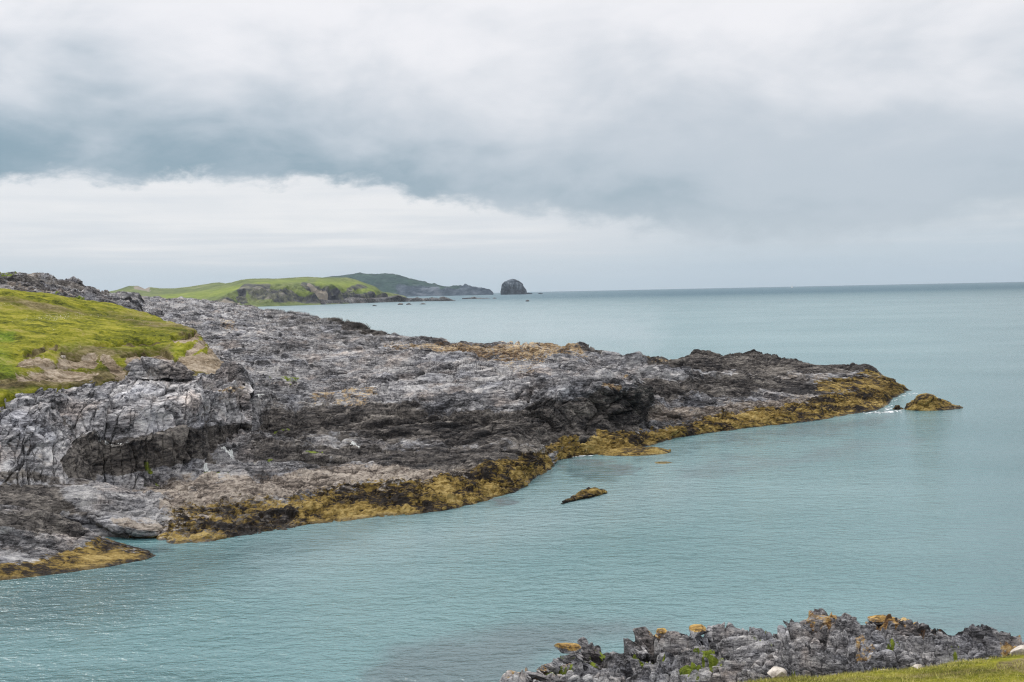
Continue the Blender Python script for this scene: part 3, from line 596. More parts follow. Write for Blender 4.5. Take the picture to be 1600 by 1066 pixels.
gm = {'weed': scars, 'dark': [([(0, 600), (120, 590), (250, 575), (340, 570)], [8, 12, 12, 10], 14, 0.6), ([(100, 556), (260, 545)], 8, 12, 0.4), ([(40, 558), (70, 548), (88, 545)], 2, 2, 1.3), ([(95, 556), (148, 557)], 1.6, 1.5, 1.3), ([(190, 555), (215, 546), (250, 542), (268, 552)], 1.6, 1.5, 1.3), ([(270, 528), (305, 522)], 1.6, 1.5, 1.3), ([(30, 574), (110, 576), (160, 584)], 1.3, 1.5, 1.2), ([(150, 540), (200, 533), (250, 530)], 1.3, 1.5, 1.1), ([(0, 596), (80, 592)], 1.3, 1.5, 1.0), ([(0, 470), (60, 480), (200, 500), (300, 520)], 5, 8, 0.35)],
      'lichen': [([(120, 596), (180, 586)], 6, 5, 0.8), ([(0, 560), (20, 590)], 14, 14, 0.7), ([(100, 545), (300, 545)], 6, 10, 0.4), ([(0, 525), (20, 525)], 6, 5, 1.0)],
      'white': [([(20, 500), (80, 495), (170, 494)], [3, 6, 3], 4, 1.0), ([(0, 478), (20, 478)], 3, 3, 1.0), ([(0, 560), (370, 560)], 60, 60, 0.62), ([(80, 512), (90, 512)], 3, 2, .9), ([(180, 495), (240, 505)], 4, 4, .85)]}
o = build('grass_slope', Gg, M_grass, grass_disp, gm, smooth=True, lat=0.0, gapk=1.3, noise_px=3, lam=2.5)
tag(o, 'yellow green grassy slope above the cliff with bare soil scars and sheep terraces', 'grassy slope', 'structure')

# rocky outcrops poking through the foot of the grass
def crag(name, rows, seed, S=0.5, masks=None, label='', mat=None, **k):
    G = net_grid(rows, front=(0.5, None) if False else None, step=1.2, res=1.6, ext=(-1.6, 5, -2.0, 10), extl=(-0.8, 5, -2.0, 6), back=k.pop('back', (4, 5.0)))
    o = build(name, G, mat or M_rock, lambda P, g: rock_disp(P, g, S, seed, **k), masks or {}, lat=0.1, gapk=1.0, nblur=3)
    tag(o, label, 'rock outcrop', 'structure'); return o
crag('rock_outcrop', [('d', [(205, 592, 88.5), (240, 594, 88.8), (296, 592, 90)]), ('d', [(205, 578, 88.9), (240, 577, 89.2), (296, 582, 90.4)]), ('d', [(205, 573, 90), (240, 564, 90.5), (255, 564, 90.6), (275, 570, 90.8), (296, 580, 91)])], 41, 0.45,
     {'dark': [([(235, 585), (290, 588)], 10, 6, 0.6)]}, 'dark jagged crag standing out of the foot of the grass slope')
crag('rock_outcrop', [('d', [(342, 600, 93.5), (365, 600, 94), (381, 600, 94.5)]), ('d', [(342, 588, 93.7), (365, 586, 94.2), (381, 588, 94.8)]), ('d', [(342, 580, 94.8), (350, 576, 95), (378, 573, 95.2), (381, 578, 95.6)])], 43, 0.45,
     {'dark': [([(345, 590), (380, 590)], 10, 6, 0.5)]}, 'blocky grey crag at the right foot of the grass slope above the cliff end')

# ------------------------------------------------------------------ upper left rocky hill
rh = [
 ('d', [(-90, 500, 132), (0, 490, 140), (100, 496, 142), (160, 498, 150), (215, 498, 170)]),
 ('d', [(-90, 470, 150), (0, 462, 155), (60, 468, 158), (100, 474, 160), (150, 482, 165), (215, 486, 185)]),
 ('d', [(-90, 448, 172), (0, 447, 175), (60, 452, 178), (100, 460, 182), (150, 470, 190), (215, 478, 210)]),
 ('d', [(-90, 438, 190), (0, 438, 192), (60, 443, 196), (100, 450, 200), (150, 460, 208), (215, 475, 232)]),
 ('d', [(-90, 418, 205), (0, 425, 205), (40, 426, 207), (60, 428, 208), (90, 434, 212), (120, 440, 216), (150, 448, 220), (170, 458, 226), (185, 463, 230), (215, 474, 245)]),
]
Gr = net_grid(rh, back=(25, 6.0), step=1.2, res=2.0, ext=(-4.4, 12, -3, 10))
rm = {'dark': [([(-80, 440), (0, 440), (100, 447), (165, 458)], 8, 6, 0.85), ([(20, 462), (120, 470)], 5, 5, 0.8)], 'pale': [([(0, 449), (60, 456), (120, 462)], [3, 4, 3], 3, 0.8), ([(60, 432), (0, 433)], 4, 4, 0.7)],
      'green': [([(-80, 424), (0, 427), (30, 428)], [5, 3, 2], 2, 0.95), ([(85, 473), (128, 475)], [4, 4], 2, 1.0)], 'white': [([(110, 457), (128, 459)], 1, 1, 0.8)]}
o = build('rocky_hill', Gr, M_rock, lambda P, g: rock_disp(P, g, 1.1, 51), rm, lat=0.2, gapk=1.0)
tag(o, 'rough grey rocky hill behind the top of the grass slope at the far left', 'hill', 'structure')

# ------------------------------------------------------------------ far farmland headland
ff = [
 ('d', [(150, 486, 1500), (300, 481, 1520), (370, 480, 1540), (430, 477.5, 1600), (480, 476, 1660), (520, 474.5, 1720), (575, 473, 1850), (600, 471.2, 1900), (625, 469.5, 2000)]),
 ('d', [(150, 482, 1520), (300, 478, 1530), (370, 477, 1550), (430, 474.5, 1612), (480, 472, 1680), (520, 470.5, 1740), (575, 468.5, 1870), (600, 466.8, 1930), (625, 466.5, 2020)]),
 ('d', [(150, 475, 1540), (280, 472, 1560), (330, 470, 1570), (370, 462, 1590), (430, 460, 1650), (480, 459, 1710), (520, 458, 1770), (575, 459, 1890), (600, 462, 1950), (625, 464.5, 2040)]),
 ('d', [(150, 470, 1580), (230, 466, 1640), (300, 464, 1650), (340, 456, 1660), (380, 446, 1650), (430, 444, 1690), (480, 445, 1750), (520, 447, 1800), (575, 453, 1910), (600, 459.5, 1960), (625, 463.5, 2050)]),
 ('d', [(150, 462, 1750), (230, 460, 1900), (280, 456, 1900), (340, 449, 1850), (380, 442, 1750), (430, 440, 1780), (480, 440, 1820), (520, 441, 1870), (560, 445, 1920), (585, 453, 1940), (600, 458.5, 1970), (625, 463, 2060)]),
 ('d', [(150, 458, 2100), (230, 457.5, 2200), (273, 453.5, 2150), (306, 451, 2100), (345, 446, 2050), (374, 440.5, 1950), (390, 437.2, 1900), (430, 437.4, 1900), (482, 436.6, 1930), (504, 438.6, 1950), (528, 437.2, 1950), (542, 436.8, 1950), (553, 439.5, 1950), (570, 445.5, 1960), (585, 450, 1960), (597, 457.5, 1980), (625, 462.8, 2070)]),
]
def far_mask(P, Q, N, px, py, at):
    n = vnoise(P / 60, 5) + 0.6 * vnoise(P / 22, 6)
    cl = strip_mask(px + n * 6, py + n * 2.5, [([(380, 472), (372, 462), (385, 447), (420, 447)], [4, 6, 4, 3], 3, 1.0), ([(395, 455), (430, 462), (470, 468), (530, 468), (590, 468)], [9, 9, 4, 5, 4], 4, 1.0), ([(478, 447), (500, 455), (520, 462)], [3, 6, 6], 4, 0.9), ([(520, 462), (560, 466), (600, 464)], [6, 4, 3], 3, 1.0), ([(540, 460), (560, 450), (572, 452)], [3, 3, 2], 3, 0.6), ([(310, 470), (370, 472)], [3, 4], 3, 0.7)])
    gr = strip_mask(px + n * 5, py + n, [([(240, 465), (340, 455), (400, 442), (480, 440)], [4, 5, 2, 2], 3, 0.9), ([(500, 444), (560, 450), (580, 458)], [4, 6, 5], 4, 0.9), ([(440, 455), (500, 467)], [3, 3], 4, 0.7)])
    return {'zone': np.stack([cl * 0 + strip_mask(px + n * 3, py + n, [([(485, 447), (510, 462)], [2, 5], 3, 1.0), ([(330, 474), (372, 476)], 2.5, 2, 1.0), ([(212, 450), (232, 452)], [2, 3], 2, 1.0)]) , cl, gr], 1), 'zone2': np.zeros((len(P), 3))}
def far_material():
    mt, nt, b = new_mat('far_headland'); P = pos(nt)
    n1 = noise(nt, P, 0.02, 8, 0.65); n2 = noise(nt, mapping(nt, P, (1, 1, 0.5), (0.2, 0.5, 0)), 0.07, 8, 0.75)
    v = n1 * 0.4 + n2 * 0.6
    g = v.ramp([(0.4, (0.07, 0.095, 0.045)), (0.5, (0.125, 0.155, 0.06)), (0.6, (0.21, 0.23, 0.10))])
    zs, zc, zg = attr(nt, 'zone')
    g = mix(nt, zg, g, v.ramp([(0.4, (0.12, 0.165, 0.04)), (0.6, (0.23, 0.27, 0.06))]))
    rk = v.ramp([(0.42, (0.02, 0.022, 0.03)), (0.49, (0.07, 0.07, 0.08)), (0.55, (0.115, 0.12, 0.085)), (0.62, (0.22, 0.20, 0.185))])
    g = mix(nt, (zc * 0.9 + (n1 - 0.5) * 2.0 - 0.15).sm(0, 0.35), g, rk)
    g = mix(nt, (zs + n2 - 0.7).sm(0, 0.3), g, (0.25, 0.22, 0.185))
    nt.links.new(g.s, b.inputs['Base Color']); b.inputs['Roughness'].default_value = 0.9; b.inputs['Specular IOR Level'].default_value = 0.1
    return mt
Gf = net_grid(ff, front=(10, -1.9), back=(150, -1.5), ext=(20, 60, -20, 4), extl=(-60, 0, 0, 3), step=1.0, res=0.9, smooth=5)
def far_disp(P, g):
    px, py = proj(P); cliffy = strip_mask(px, py, [([(330, 474), (375, 466), (430, 462), (520, 462), (600, 466)], [4, 12, 14, 14, 6], 5, 1.0)])
    return fbm(P, 60, 5, g, 0.6, 7, ridged=True) * (1.5 + 16 * cliffy) * 0.7 + fbm(P, 300, 2, g, 0.5, 8) * 5
o = build('farmland_headland', Gf, far_material(), far_disp, None, smooth=False, maskfn=far_mask, gapk=0.8, nblur=3, amp=lambda P, px, py: sstep(P[:, 2], 0, 12))
tag(o, 'far green farmland headland with grey crags along its shore', 'headland', 'structure')

# dune knoll on the left end
kn = [('d', [(160, 462, 2100), (185, 460, 2150), (200, 459, 2200), (228, 459, 2200), (250, 458, 2250), (300, 456, 2250), (345, 452, 2200), (372, 445, 2150)]),
      ('d', [(160, 459.5, 2250), (185, 455, 2260), (200, 451, 2260), (214, 450.5, 2260), (228, 455, 2270), (236, 452, 2270), (250, 454, 2300), (300, 451, 2300), (345, 446, 2280), (372, 443, 2250)]),
      ('d', [(160, 458.5, 2350), (178, 456, 2350), (190, 453, 2350), (202, 448.4, 2350), (215, 447.6, 2350), (226, 452.6, 2350), (233, 450, 2350), (240, 450.6, 2350), (250, 452, 2400), (272, 452.2, 2400), (295, 449.5, 2400), (306, 447.7, 2400), (322, 445.5, 2400), (331, 443.5, 2400), (344, 443, 2380), (355, 445, 2360), (372, 443, 2340)])]
Gk = net_grid(kn, back=(100, -1.0), front=(40, -1.9), step=1.0, res=0.9, smooth=3)
o = build('grassy_knoll', Gk, far_material(), lambda P, g: fbm(P, 80, 4, g, 0.5, 9) * 3, None, smooth=True, maskfn=far_mask, gapk=0.8, nblur=3)
tag(o, 'small grassy knoll with a sandy blowout on the skyline at the left of the farmland', 'hill', 'structure')

# ------------------------------------------------------------------ most distant headland
dh = [
 ('d', [(480, 464.5, 5000), (560, 463.5, 5000), (632, 462.4, 5000), (717, 460.7, 5000), (765, 459.5, 5000), (771, 459.2, 5000)]),
 ('d', [(480, 458, 5060), (560, 456, 5060), (632, 455, 5060), (670, 456, 5040), (694, 456, 5030), (717, 456, 5030), (740, 456.5, 5030), (765, 457.5, 5010), (771, 459, 5010)]),
 ('d', [(480, 448, 5400), (560, 442, 5400), (600, 441, 5300), (632, 444, 5200), (670, 450, 5100), (694, 452, 5060), (724, 452, 5060), (740, 453, 5060), (765, 456, 5030), (771, 458.8, 5010)]),
 ('d', [(480, 440, 5900), (494, 437.2, 5900), (516, 434, 5900), (551, 429.6, 5900), (556, 428.9, 5900), (563, 428.3, 5900), (566, 429.6, 5900), (588, 430.2, 5850), (590, 429.4, 5850), (592, 430.2, 5850), (613, 430.6, 5800), (625, 433, 5700), (641, 437.5, 5600), (670, 444.8, 5400), (694, 448.7, 5250), (722, 448.4, 5150), (725, 448, 5150), (727, 445.6, 5150), (731, 448.2, 5150), (738, 449.8, 5150), (753, 451.2, 5120), (763, 452.9, 5080), (767, 455.5, 5050), (771, 458.6, 5020)]),
]
Gd = net_grid(dh, back=(400, -1.5), front=(20, -1.9), step=0.8, res=0.7, smooth=1)
def dist_mask(P, Q, N, px, py, at):
    n = vnoise(P / 120, 5)
    cl = strip_mask(px + n * 4, py + n * 1.5, [([(600, 461), (700, 458), (770, 457)], [4, 5, 5], 3, 1.0), ([(620, 450), (680, 453)], [4, 4], 4, 0.7), ([(725, 450), (770, 456)], 5, 3, 1.0)])
    return {'zone': np.stack([cl * 0, cl, cl * 0], 1), 'zone2': np.zeros((len(P), 3))}
def distant_material():
    mt, nt, b = new_mat('distant_headland'); P = pos(nt)
    n1 = noise(nt, P, 0.006, 8, 0.65); n2 = noise(nt, P, 0.03, 8, 0.75); v = n1 * 0.5 + n2 * 0.5
    _, zc, _ = attr(nt, 'zone')
    g = v.ramp([(0.42, (0.010, 0.030, 0.034)), (0.5, (0.020, 0.050, 0.048)), (0.6, (0.042, 0.082, 0.062))])
    rk = v.ramp([(0.42, (0.01, 0.022, 0.038)), (0.5, (0.035, 0.055, 0.08)), (0.6, (0.12, 0.14, 0.17))])
    g = mix(nt, (zc + n2 - 0.6).sm(0, 0.3), g, rk)
    nt.links.new(g.s, b.inputs['Base Color']); b.inputs['Roughness'].default_value = 0.95; b.inputs['Specular IOR Level'].default_value = 0.1
    return mt
M_dist = distant_material()
def distant_material_rock():
    mt, nt, b = new_mat('sea_stack_rock'); P = pos(nt)
    v = (noise(nt, mapping(nt, P, (1, 1, 0.6), (0.3, 0.3, 0)), 0.035, 9, 0.72) - 0.5) * 1.6 + 0.5
    g = v.ramp([(0.3, (0.008, 0.016, 0.028)), (0.45, (0.03, 0.044, 0.062)), (0.58, (0.08, 0.10, 0.125)), (0.72, (0.22, 0.24, 0.27))])  # bluish tones paint distance haze into the rock colour
    nt.links.new(g.s, b.inputs['Base Color']); b.inputs['Roughness'].default_value = 0.95; b.inputs['Specular IOR Level'].default_value = 0.1
    return mt
o = build('distant_headland', Gd, M_dist, lambda P, g: fbm(P, 160, 4, g, 0.6, 17, ridged=True) * 14, None, smooth=False, maskfn=dist_mask, gapk=0.6, nblur=2, amp=lambda P, px, py: sstep(P[:, 2], 0, 30) * (1 - 0.6 * sstep(P[:, 1], 5300, 5900)))
tag(o, 'most distant hazy blue green headland sloping down to a rocky point', 'headland', 'structure')

# ------------------------------------------------------------------ rocks standing in the sea: closed lumps
def lump(name, outline_top, base_y, dist, thick, mat, seed, rough=0.12, label='', cat='rock', group=None, masks=None, nx=120, nz=40, sink=1.0, S=None, kind=None, z0=None, n2=None, zone=None):
    """closed rock body: the skyline (px, py) seen from the shore, a base line, a depth; oval in plan"""
    px = np.array([p[0] for p in outline_top], float); py = np.array([p[1] for p in outline_top], float)
    T = np.linspace(px[0], px[-1], nx)
    tp = at_d(T, np.interp(T, px, py), np.full(nx, dist))
    if np.isscalar(base_y): zb = np.full(nx, at_d(np.array([T.mean()]), np.array([base_y]), np.array([dist]))[0, 2])
    else: zb = at_d(T, np.interp(T, [p[0] for p in base_y], [p[1] for p in base_y]), np.full(nx, dist))[:, 2]
    if z0 is not None: zb[:] = z0
    s = (T - T[0]) / (T[-1] - T[0]); half = np.sqrt(np.clip(1 - (2 * s - 1) ** 2, 0, 1)) * thick * 0.5 + 0.02 * thick
    ph = np.linspace(0, math.pi, nz)        # 0 front foot, pi/2 top, pi back foot
    h = np.maximum(tp[:, 2] - zb, 0.0) + sink
    cs = np.sign(np.cos(ph)) * np.abs(np.cos(ph)) ** 0.7; sn = np.abs(np.sin(ph)) ** 0.75
    X = np.repeat(tp[:, 0][None], nz, 0); Y = dist - cs[:, None] * half[None]; Z = (zb - sink)[None] + sn[:, None] * h[None]
    G = np.stack([X * Y / dist if dist < 1000 else X, Y, Z], 2)
    N = normals(G); P = G.reshape(-1, 3); L = np.linalg.norm(tp[-1] - tp[0]); S = S or L / 14
    gap = np.full(len(P), max(L / nx, dist / 995 * 0.6))
    d = rock_disp(P, gap, S, seed) * rough / 0.12 * 0.55
    Q = P + N.reshape(-1, 3) * d[:, None] * (0.25 + 0.75 * sstep(P[:, 2] - np.tile(zb, nz), 0, max(h.max() * 0.25, 1e-3)))[:, None]
    pxx, pyy = proj(P); z = np.zeros((len(P), 3)); z2 = np.zeros((len(P), 3))
    if zone: zone(P, Q, z, z2, pxx, pyy)
    o = mesh_from(name, Q, grid_faces(nz, nx), mat, {'zone': z, 'zone2': z2})
    tag(o, label, cat, kind, group); return o
def z_weed(P, Q, z, z2, px, py): z[:, 0] = 1.0
def z_stack(P, Q, z, z2, px, py):
    z[:, 1] = 0.35 + 0.5 * (1 - sstep(Q[:, 2], 5, 30)); z2[:, 2] = 0.0
M_stack = distant_material_rock()
lump('sea_stack', [(782.5, 458), (783.3, 451), (785, 445), (788, 441), (793, 439.2), (797, 437.4), (801, 436.4), (805, 438), (810, 440.5), (815, 444.5), (819, 449.5), (821, 454), (822.5, 457.5)], 459.3, 4500, 90, M_stack, 71, 0.10, 'tall domed sea stack standing alone on the horizon', 'sea stack', zone=z_stack, S=9, sink=3, nx=150, nz=90)
lump('sea_stack', [(819, 458.2), (825, 458.0), (831.5, 458.8)], 459.3, 4495, 30, M_stack, 72, 0.05, 'thin flat ledge of rock at the right foot of the sea stack', 'skerry', S=6, sink=1.5)
lump('skerry', [(840, 458.6), (844, 457.9), (848, 458.7)], 459.0, 4700, 25, M_stack, 73, 0.05, 'faint flat skerry on the horizon just right of the sea stack', 'skerry', S=5, sink=1.5)
GRP = 'dark rocks strung along the far shore'
M_sk = rock_material('skerry_rock', S=6.0, gain=0.45)
def sk(pts, base, label, seed, thick=18, th=2):
    d = 16 * F / (base - (455.3 - 0.0207 * ((pts[0][0] + pts[-1][0]) / 2 - 800)))
    return lump('skerry', pts, base, d, thick, M_sk, seed, 0.08, label, 'skerry', GRP, S=3, nx=60, nz=20, sink=1.0)
sk([(686, 469.2), (689, 464), (693, 462.8), (699, 464.5), (706, 468), (712, 469.4)], 470.4, 'tall wedge shaped dark skerry, biggest of the far shore rocks', 74)
sk([(667, 469), (671, 465.5), (678, 464.4), (687, 467.5), (691, 469.8)], 470.6, 'broad brown skerry just left of the tall wedge shaped one', 75)
sk([(661, 469.8), (664, 466), (668, 466), (672, 470)], 470.8, 'small dark skerry left of the broad brown one', 76)
sk([(640, 470.5), (645, 467), (652, 465.2), (659, 468), (661, 470.4)], 471.3, 'low dark skerry at the tip of the far rock platforms', 77)
sk([(581, 477.8), (584, 476.2), (589, 477.8)], 478.4, 'leftmost small black rock in the calm water off the far shore', 78, 5)
sk([(622, 475.8), (625.5, 474.7), (629, 475.9)], 476.4, 'tiny black rock in the water, second from the left off the far shore', 79, 5)
sk([(635, 475.6), (639, 473.6), (643, 475.8)], 476.4, 'pointed small black rock in the water, third from the left off the far shore', 80, 5)
sk([(655, 475.4), (660, 474), (665, 475.2)], 475.7, 'flat small black rock in the water right of the pointed one', 81, 5)
sk([(722, 466.6), (735, 466), (741, 463.8), (746, 465.6), (760, 466), (768, 466.5)], 467, 'long flat reef with one upright knob right of the tall wedge skerry', 82, 20)
sk([(770, 466.2), (773, 465.2), (776, 466)], 466.7, 'tiny dark rock at the right end of the long flat reef', 83, 5)
sk([(822, 470.8), (824.5, 469.6), (827, 470.8)], 471.2, 'lone black rock in open water below the sea stack', 84, 5)
# slanting rock platforms at the foot of the farmland headland
pl = [('d', [(500, 476, 1690), (560, 475, 1800), (600, 472, 1880), (650, 470.8, 1950), (700, 469, 2050)]), ('d', [(500, 470, 1700), (560, 468.5, 1810), (600, 464.5, 1890), (622, 461.5, 1910), (650, 467, 1960), (700, 468, 2060)]), ('d', [(500, 467, 1730), (560, 466, 1840), (600, 463, 1920), (622, 461, 1930), (650, 466, 1980), (700, 467.8, 2070)])]
Gp = net_grid(pl, front=(5, -1.9), back=(60, -1.5), step=0.8, res=0.7, smooth=3)
o = build('rock_platform', Gp, M_sk, lambda P, g: (fbm(rot2(P, 0.8) * np.array([0.3, 1, 1]), 45, 3, g, 0.6, 88, ridged=True) * 5), {}, gapk=0.7, nblur=2)
tag(o, 'dark slanting rock platforms at the foot of the far farmland headland', 'rock platform', 'structure')

# ------------------------------------------------------------------ near skerries
M_weedrock = rock_material('weed_rock', S=0.9, wetness=0.25)
def near(name, pts, base, label, seed, thick, cat='skerry', S=0.6, zone=z_weed, dz=0.0, rough=0.12):
    pc = (pts[0][0] + pts[-1][0]) / 2; by = base
    d = float(at_z(np.array([pc]), np.array([by]), np.array([0.0]))[0, 1]) + thick * 0.5
    return lump(name, pts, base, d, thick, M_weedrock, seed, rough, label, cat, 'weed covered rocks standing in the bay', S=S, nx=200, nz=50, sink=0.5, zone=zone, z0=0.0)
near('skerry', [(1412, 640), (1418, 632), (1430, 627), (1440, 619), (1452, 617.5), (1466, 621), (1478, 628), (1492, 634), (1500, 633), (1507, 637.5)], 642, 'humped islet covered in brown weed just off the tip of the headland', 91, 5.0)
near('skerry', [(1394, 639), (1399, 633.5), (1405, 632), (1412, 636), (1413, 640)], 640.5, 'small round brown rock between the headland tip and the humped islet', 92, 1.3, S=0.4)
near('skerry', [(929, 716), (934, 706), (950, 702), (975, 700), (1000, 699.5), (1030, 699.5), (1048, 703)], 713, 'flat golden seaweed reef lying close against the shore, dark mussels on top', 93, 4.0, S=0.4, rough=0.06)
near('skerry', [(1022, 723), (1029, 720.5), (1042, 720.5), (1052, 723)], 725, 'tiny bright yellow weed patch breaking the surface right of the flat reef', 94, 1.2, S=0.3, rough=0.04)
# the two reefs lie obliquely: traced as nets
sp = [('z', [(878, 788, 0), (890, 784, 0), (915, 779, 0), (935, 774, 0), (949, 770, 0)]), ('z', [(878, 786, .12), (890, 782, .12), (915, 776, .20), (935, 771, .20), (949, 769, .1)]), ('z', [(879, 785, .02), (890, 777, .1), (915, 767, .2), (935, 765, .2), (949, 768, 0)])]
G = net_grid(sp, front=(0.5, -0.6), back=(1.0, -0.6), step=0.6, res=0.9, smooth=5)
o = build('skerry', G, M_weedrock, lambda P, g: rock_disp(P, g, 0.22, 95) * 0.7, {'weed': [([(870, 780), (960, 770)], 60, 5, 1.0)]}, gapk=0.8, nblur=2)
tag(o, 'long narrow olive green weed reef lying slantwise in open water off the shore', 'skerry', None, 'weed covered rocks standing in the bay')

# ------------------------------------------------------------------ foreground outcrop
fo = [
 ('d', [(780, 1120, 18.6), (900, 1110, 18.2), (1000, 1100, 18.2), (1200, 1085, 18.6), (1300, 1075, 18.8), (1400, 1068, 19), (1500, 1062, 19.3), (1600, 1052, 19.6), (1720, 1050, 19.6)]),
 ('d', [(786, 1090, 19.2), (900, 1070, 19.2), (1000, 1062, 19.3), (1200, 1052, 19.8), (1300, 1045, 20), (1400, 1040, 20.2), (1500, 1034, 20.5), (1600, 1026, 20.8), (1720, 1030, 20.8)]),
 ('d', [(790, 1076, 19.7), (840, 1050, 20.2), (900, 1035, 20.8), (1000, 1028, 21.4), (1100, 1018, 21.8), (1200, 1015, 22), (1300, 1005, 22.4), (1400, 1000, 22.6), (1500, 1008, 22.4), (1600, 1012, 22.2), (1720, 1018, 22)]),
 ('d', [(793, 1068, 20), (820, 1040, 20.6), (870, 1008, 21.8), (900, 1006, 22.2), (960, 999, 22.8), (1000, 992, 23.2), (1030, 984, 23.4), (1060, 984, 23.6), (1080, 979, 23.8), (1115, 979, 23.9), (1140, 988, 23.9), (1170, 990, 23.8), (1200, 988, 23.8), (1230, 976, 24.2), (1260, 970, 24.6), (1290, 963, 24.8), (1320, 972, 24.8), (1345, 979, 24.6), (1362, 966, 24.8), (1385, 960, 25), (1410, 966, 24.8), (1440, 976, 24.6), (1480, 985, 24.2), (1520, 988, 24), (1560, 990, 23.8), (1600, 1000, 23.6), (1720, 1012, 23)]),
]
Gfo = net_grid(fo, back=(4, -1.5), extl=(-0.3, 2.0, -8.5, 80), step=1.0, res=1.3, smooth=3, cap=500)
fm = {'green': [([(1090, 1015), (1120, 1040)], [8, 8], 5, 1.09), ([(895, 1020), (930, 1010)], 5, 5, 1.09), ([(1005, 1008), (1030, 1014)], 6, 4, 1.16), ([(1060, 1045), (1085, 1050)], 6, 4, 1.23), ([(1170, 1000), (1190, 995)], 5, 3, 1.23), ([(1390, 1004), (1400, 1010)], 4, 3, 1.16), ([(1425, 1030), (1460, 1040)], 5, 4, 1.16), ([(850, 1035), (900, 1040)], 4, 4, 1.01), ([(1240, 1055), (1290, 1052)], 4, 3, 0.87), ([(1180, 1020), (1260, 1020)], 3, 3, 0.58), ([(1480, 1026), (1500, 1030)], 4, 3, 1.01)],
      'lichen': [([(1012, 988), (1030, 982)], 5, 4, 1.16), ([(870, 1040), (895, 1030)], 8, 6, 0.51), ([(1260, 970), (1300, 966)], [5, 8], 5, 0.90), ([(1355, 975), (1385, 964), (1425, 970)], [4, 6, 4], 4, 1.09), ([(1440, 990), (1480, 985)], 4, 4, 0.72), ([(1345, 1010), (1365, 1015)], 8, 6, 0.65), ([(1560, 1008), (1590, 1005)], 5, 5, 0.87), ([(800, 1062), (820, 1055)], 5, 5, 0.72), ([(815, 1038), (828, 1036)], 5, 4, 0.72), ([(1310, 1020), (1316, 1030)], 6, 5, 0.58)]}
def fore_disp(P, g):
    S = 0.3
    wv = np.stack([vnoise(P / 1.4, 150), vnoise(P / 1.4, 151), vnoise(P / 1.4, 152)], 1)
    Q = rot2(P + wv * 0.35, -0.5)
    out = fbm(Q, 2.6, 2, g, 0.5, 163) * 0.2 - 0.14
    for lam, am, sd, cr_ in ((0.95, 0.40, 161, 0.10), (0.42, 0.24, 162, 0.12), (0.17, 0.12, 165, 0.16)):
        h, e = facet(Q * np.array([0.6, 1.0, 0.9]) / lam, sd, 1.0)
        out = out + (h * 1.0 + 0.35 * np.sqrt(np.clip(e, 0, 0.5)) - 0.2 - 0.6 * (1 - sstep(e, 0, cr_))) * am
    R = rot2(Q, 0.7) * np.array([0.35, 1.2, 0.9])
    return out + fbm(R, 0.5, 4, g, 0.66, 164, ridged=True) * 0.11
o = build('rock_outcrop', Gfo, M_near_rock, fore_disp, fm, lat=0.05, gapk=1.0, nblur=8, noise_px=10, lam=0.5)
tag(o, 'broken grey rock outcrop in the foreground with orange lichen on its crest', 'rock outcrop', 'structure')

# grass bank at the bottom right
gb = [
 ('d', [(1000, 1250, 13.0), (1200, 1240, 13.0), (1400, 1230, 13.0), (1600, 1220, 13), (1760, 1215, 13)]),
 ('d', [(1000, 1130, 15.5), (1200, 1110, 16.0), (1400, 1100, 16.2), (1600, 1090, 16.4), (1760, 1085, 16.4)]),
 ('d', [(1000, 1095, 17.4), (1200, 1069, 18.2), (1300, 1062, 18.4), (1400, 1055, 18.6), (1450, 1050, 18.8), (1500, 1041, 19.0), (1560, 1034, 19.3), (1600, 1029, 19.5), (1760, 1022, 19.7)]),
]
Gb = net_grid(gb, back=(1.0, 6.2), step=1.6, res=1.8, smooth=5)
GB_mask = {'dark': [([(1200, 1062), (1600, 1045)], 4, 10, 0.4), ([(1560, 1040), (1600, 1036)], 6, 5, 0.7)]}
M_bank = grass_material('bank_grass', S=0.25)
o = build('grass_bank', Gb, M_bank, lambda P, g: fbm(P, 1.6, 4, g, 0.5, 171) * 0.10, GB_mask, smooth=True, gapk=1.0)
tag(o, 'short grass bank at the bottom right corner in front of the rocks', 'grass bank', 'structure')
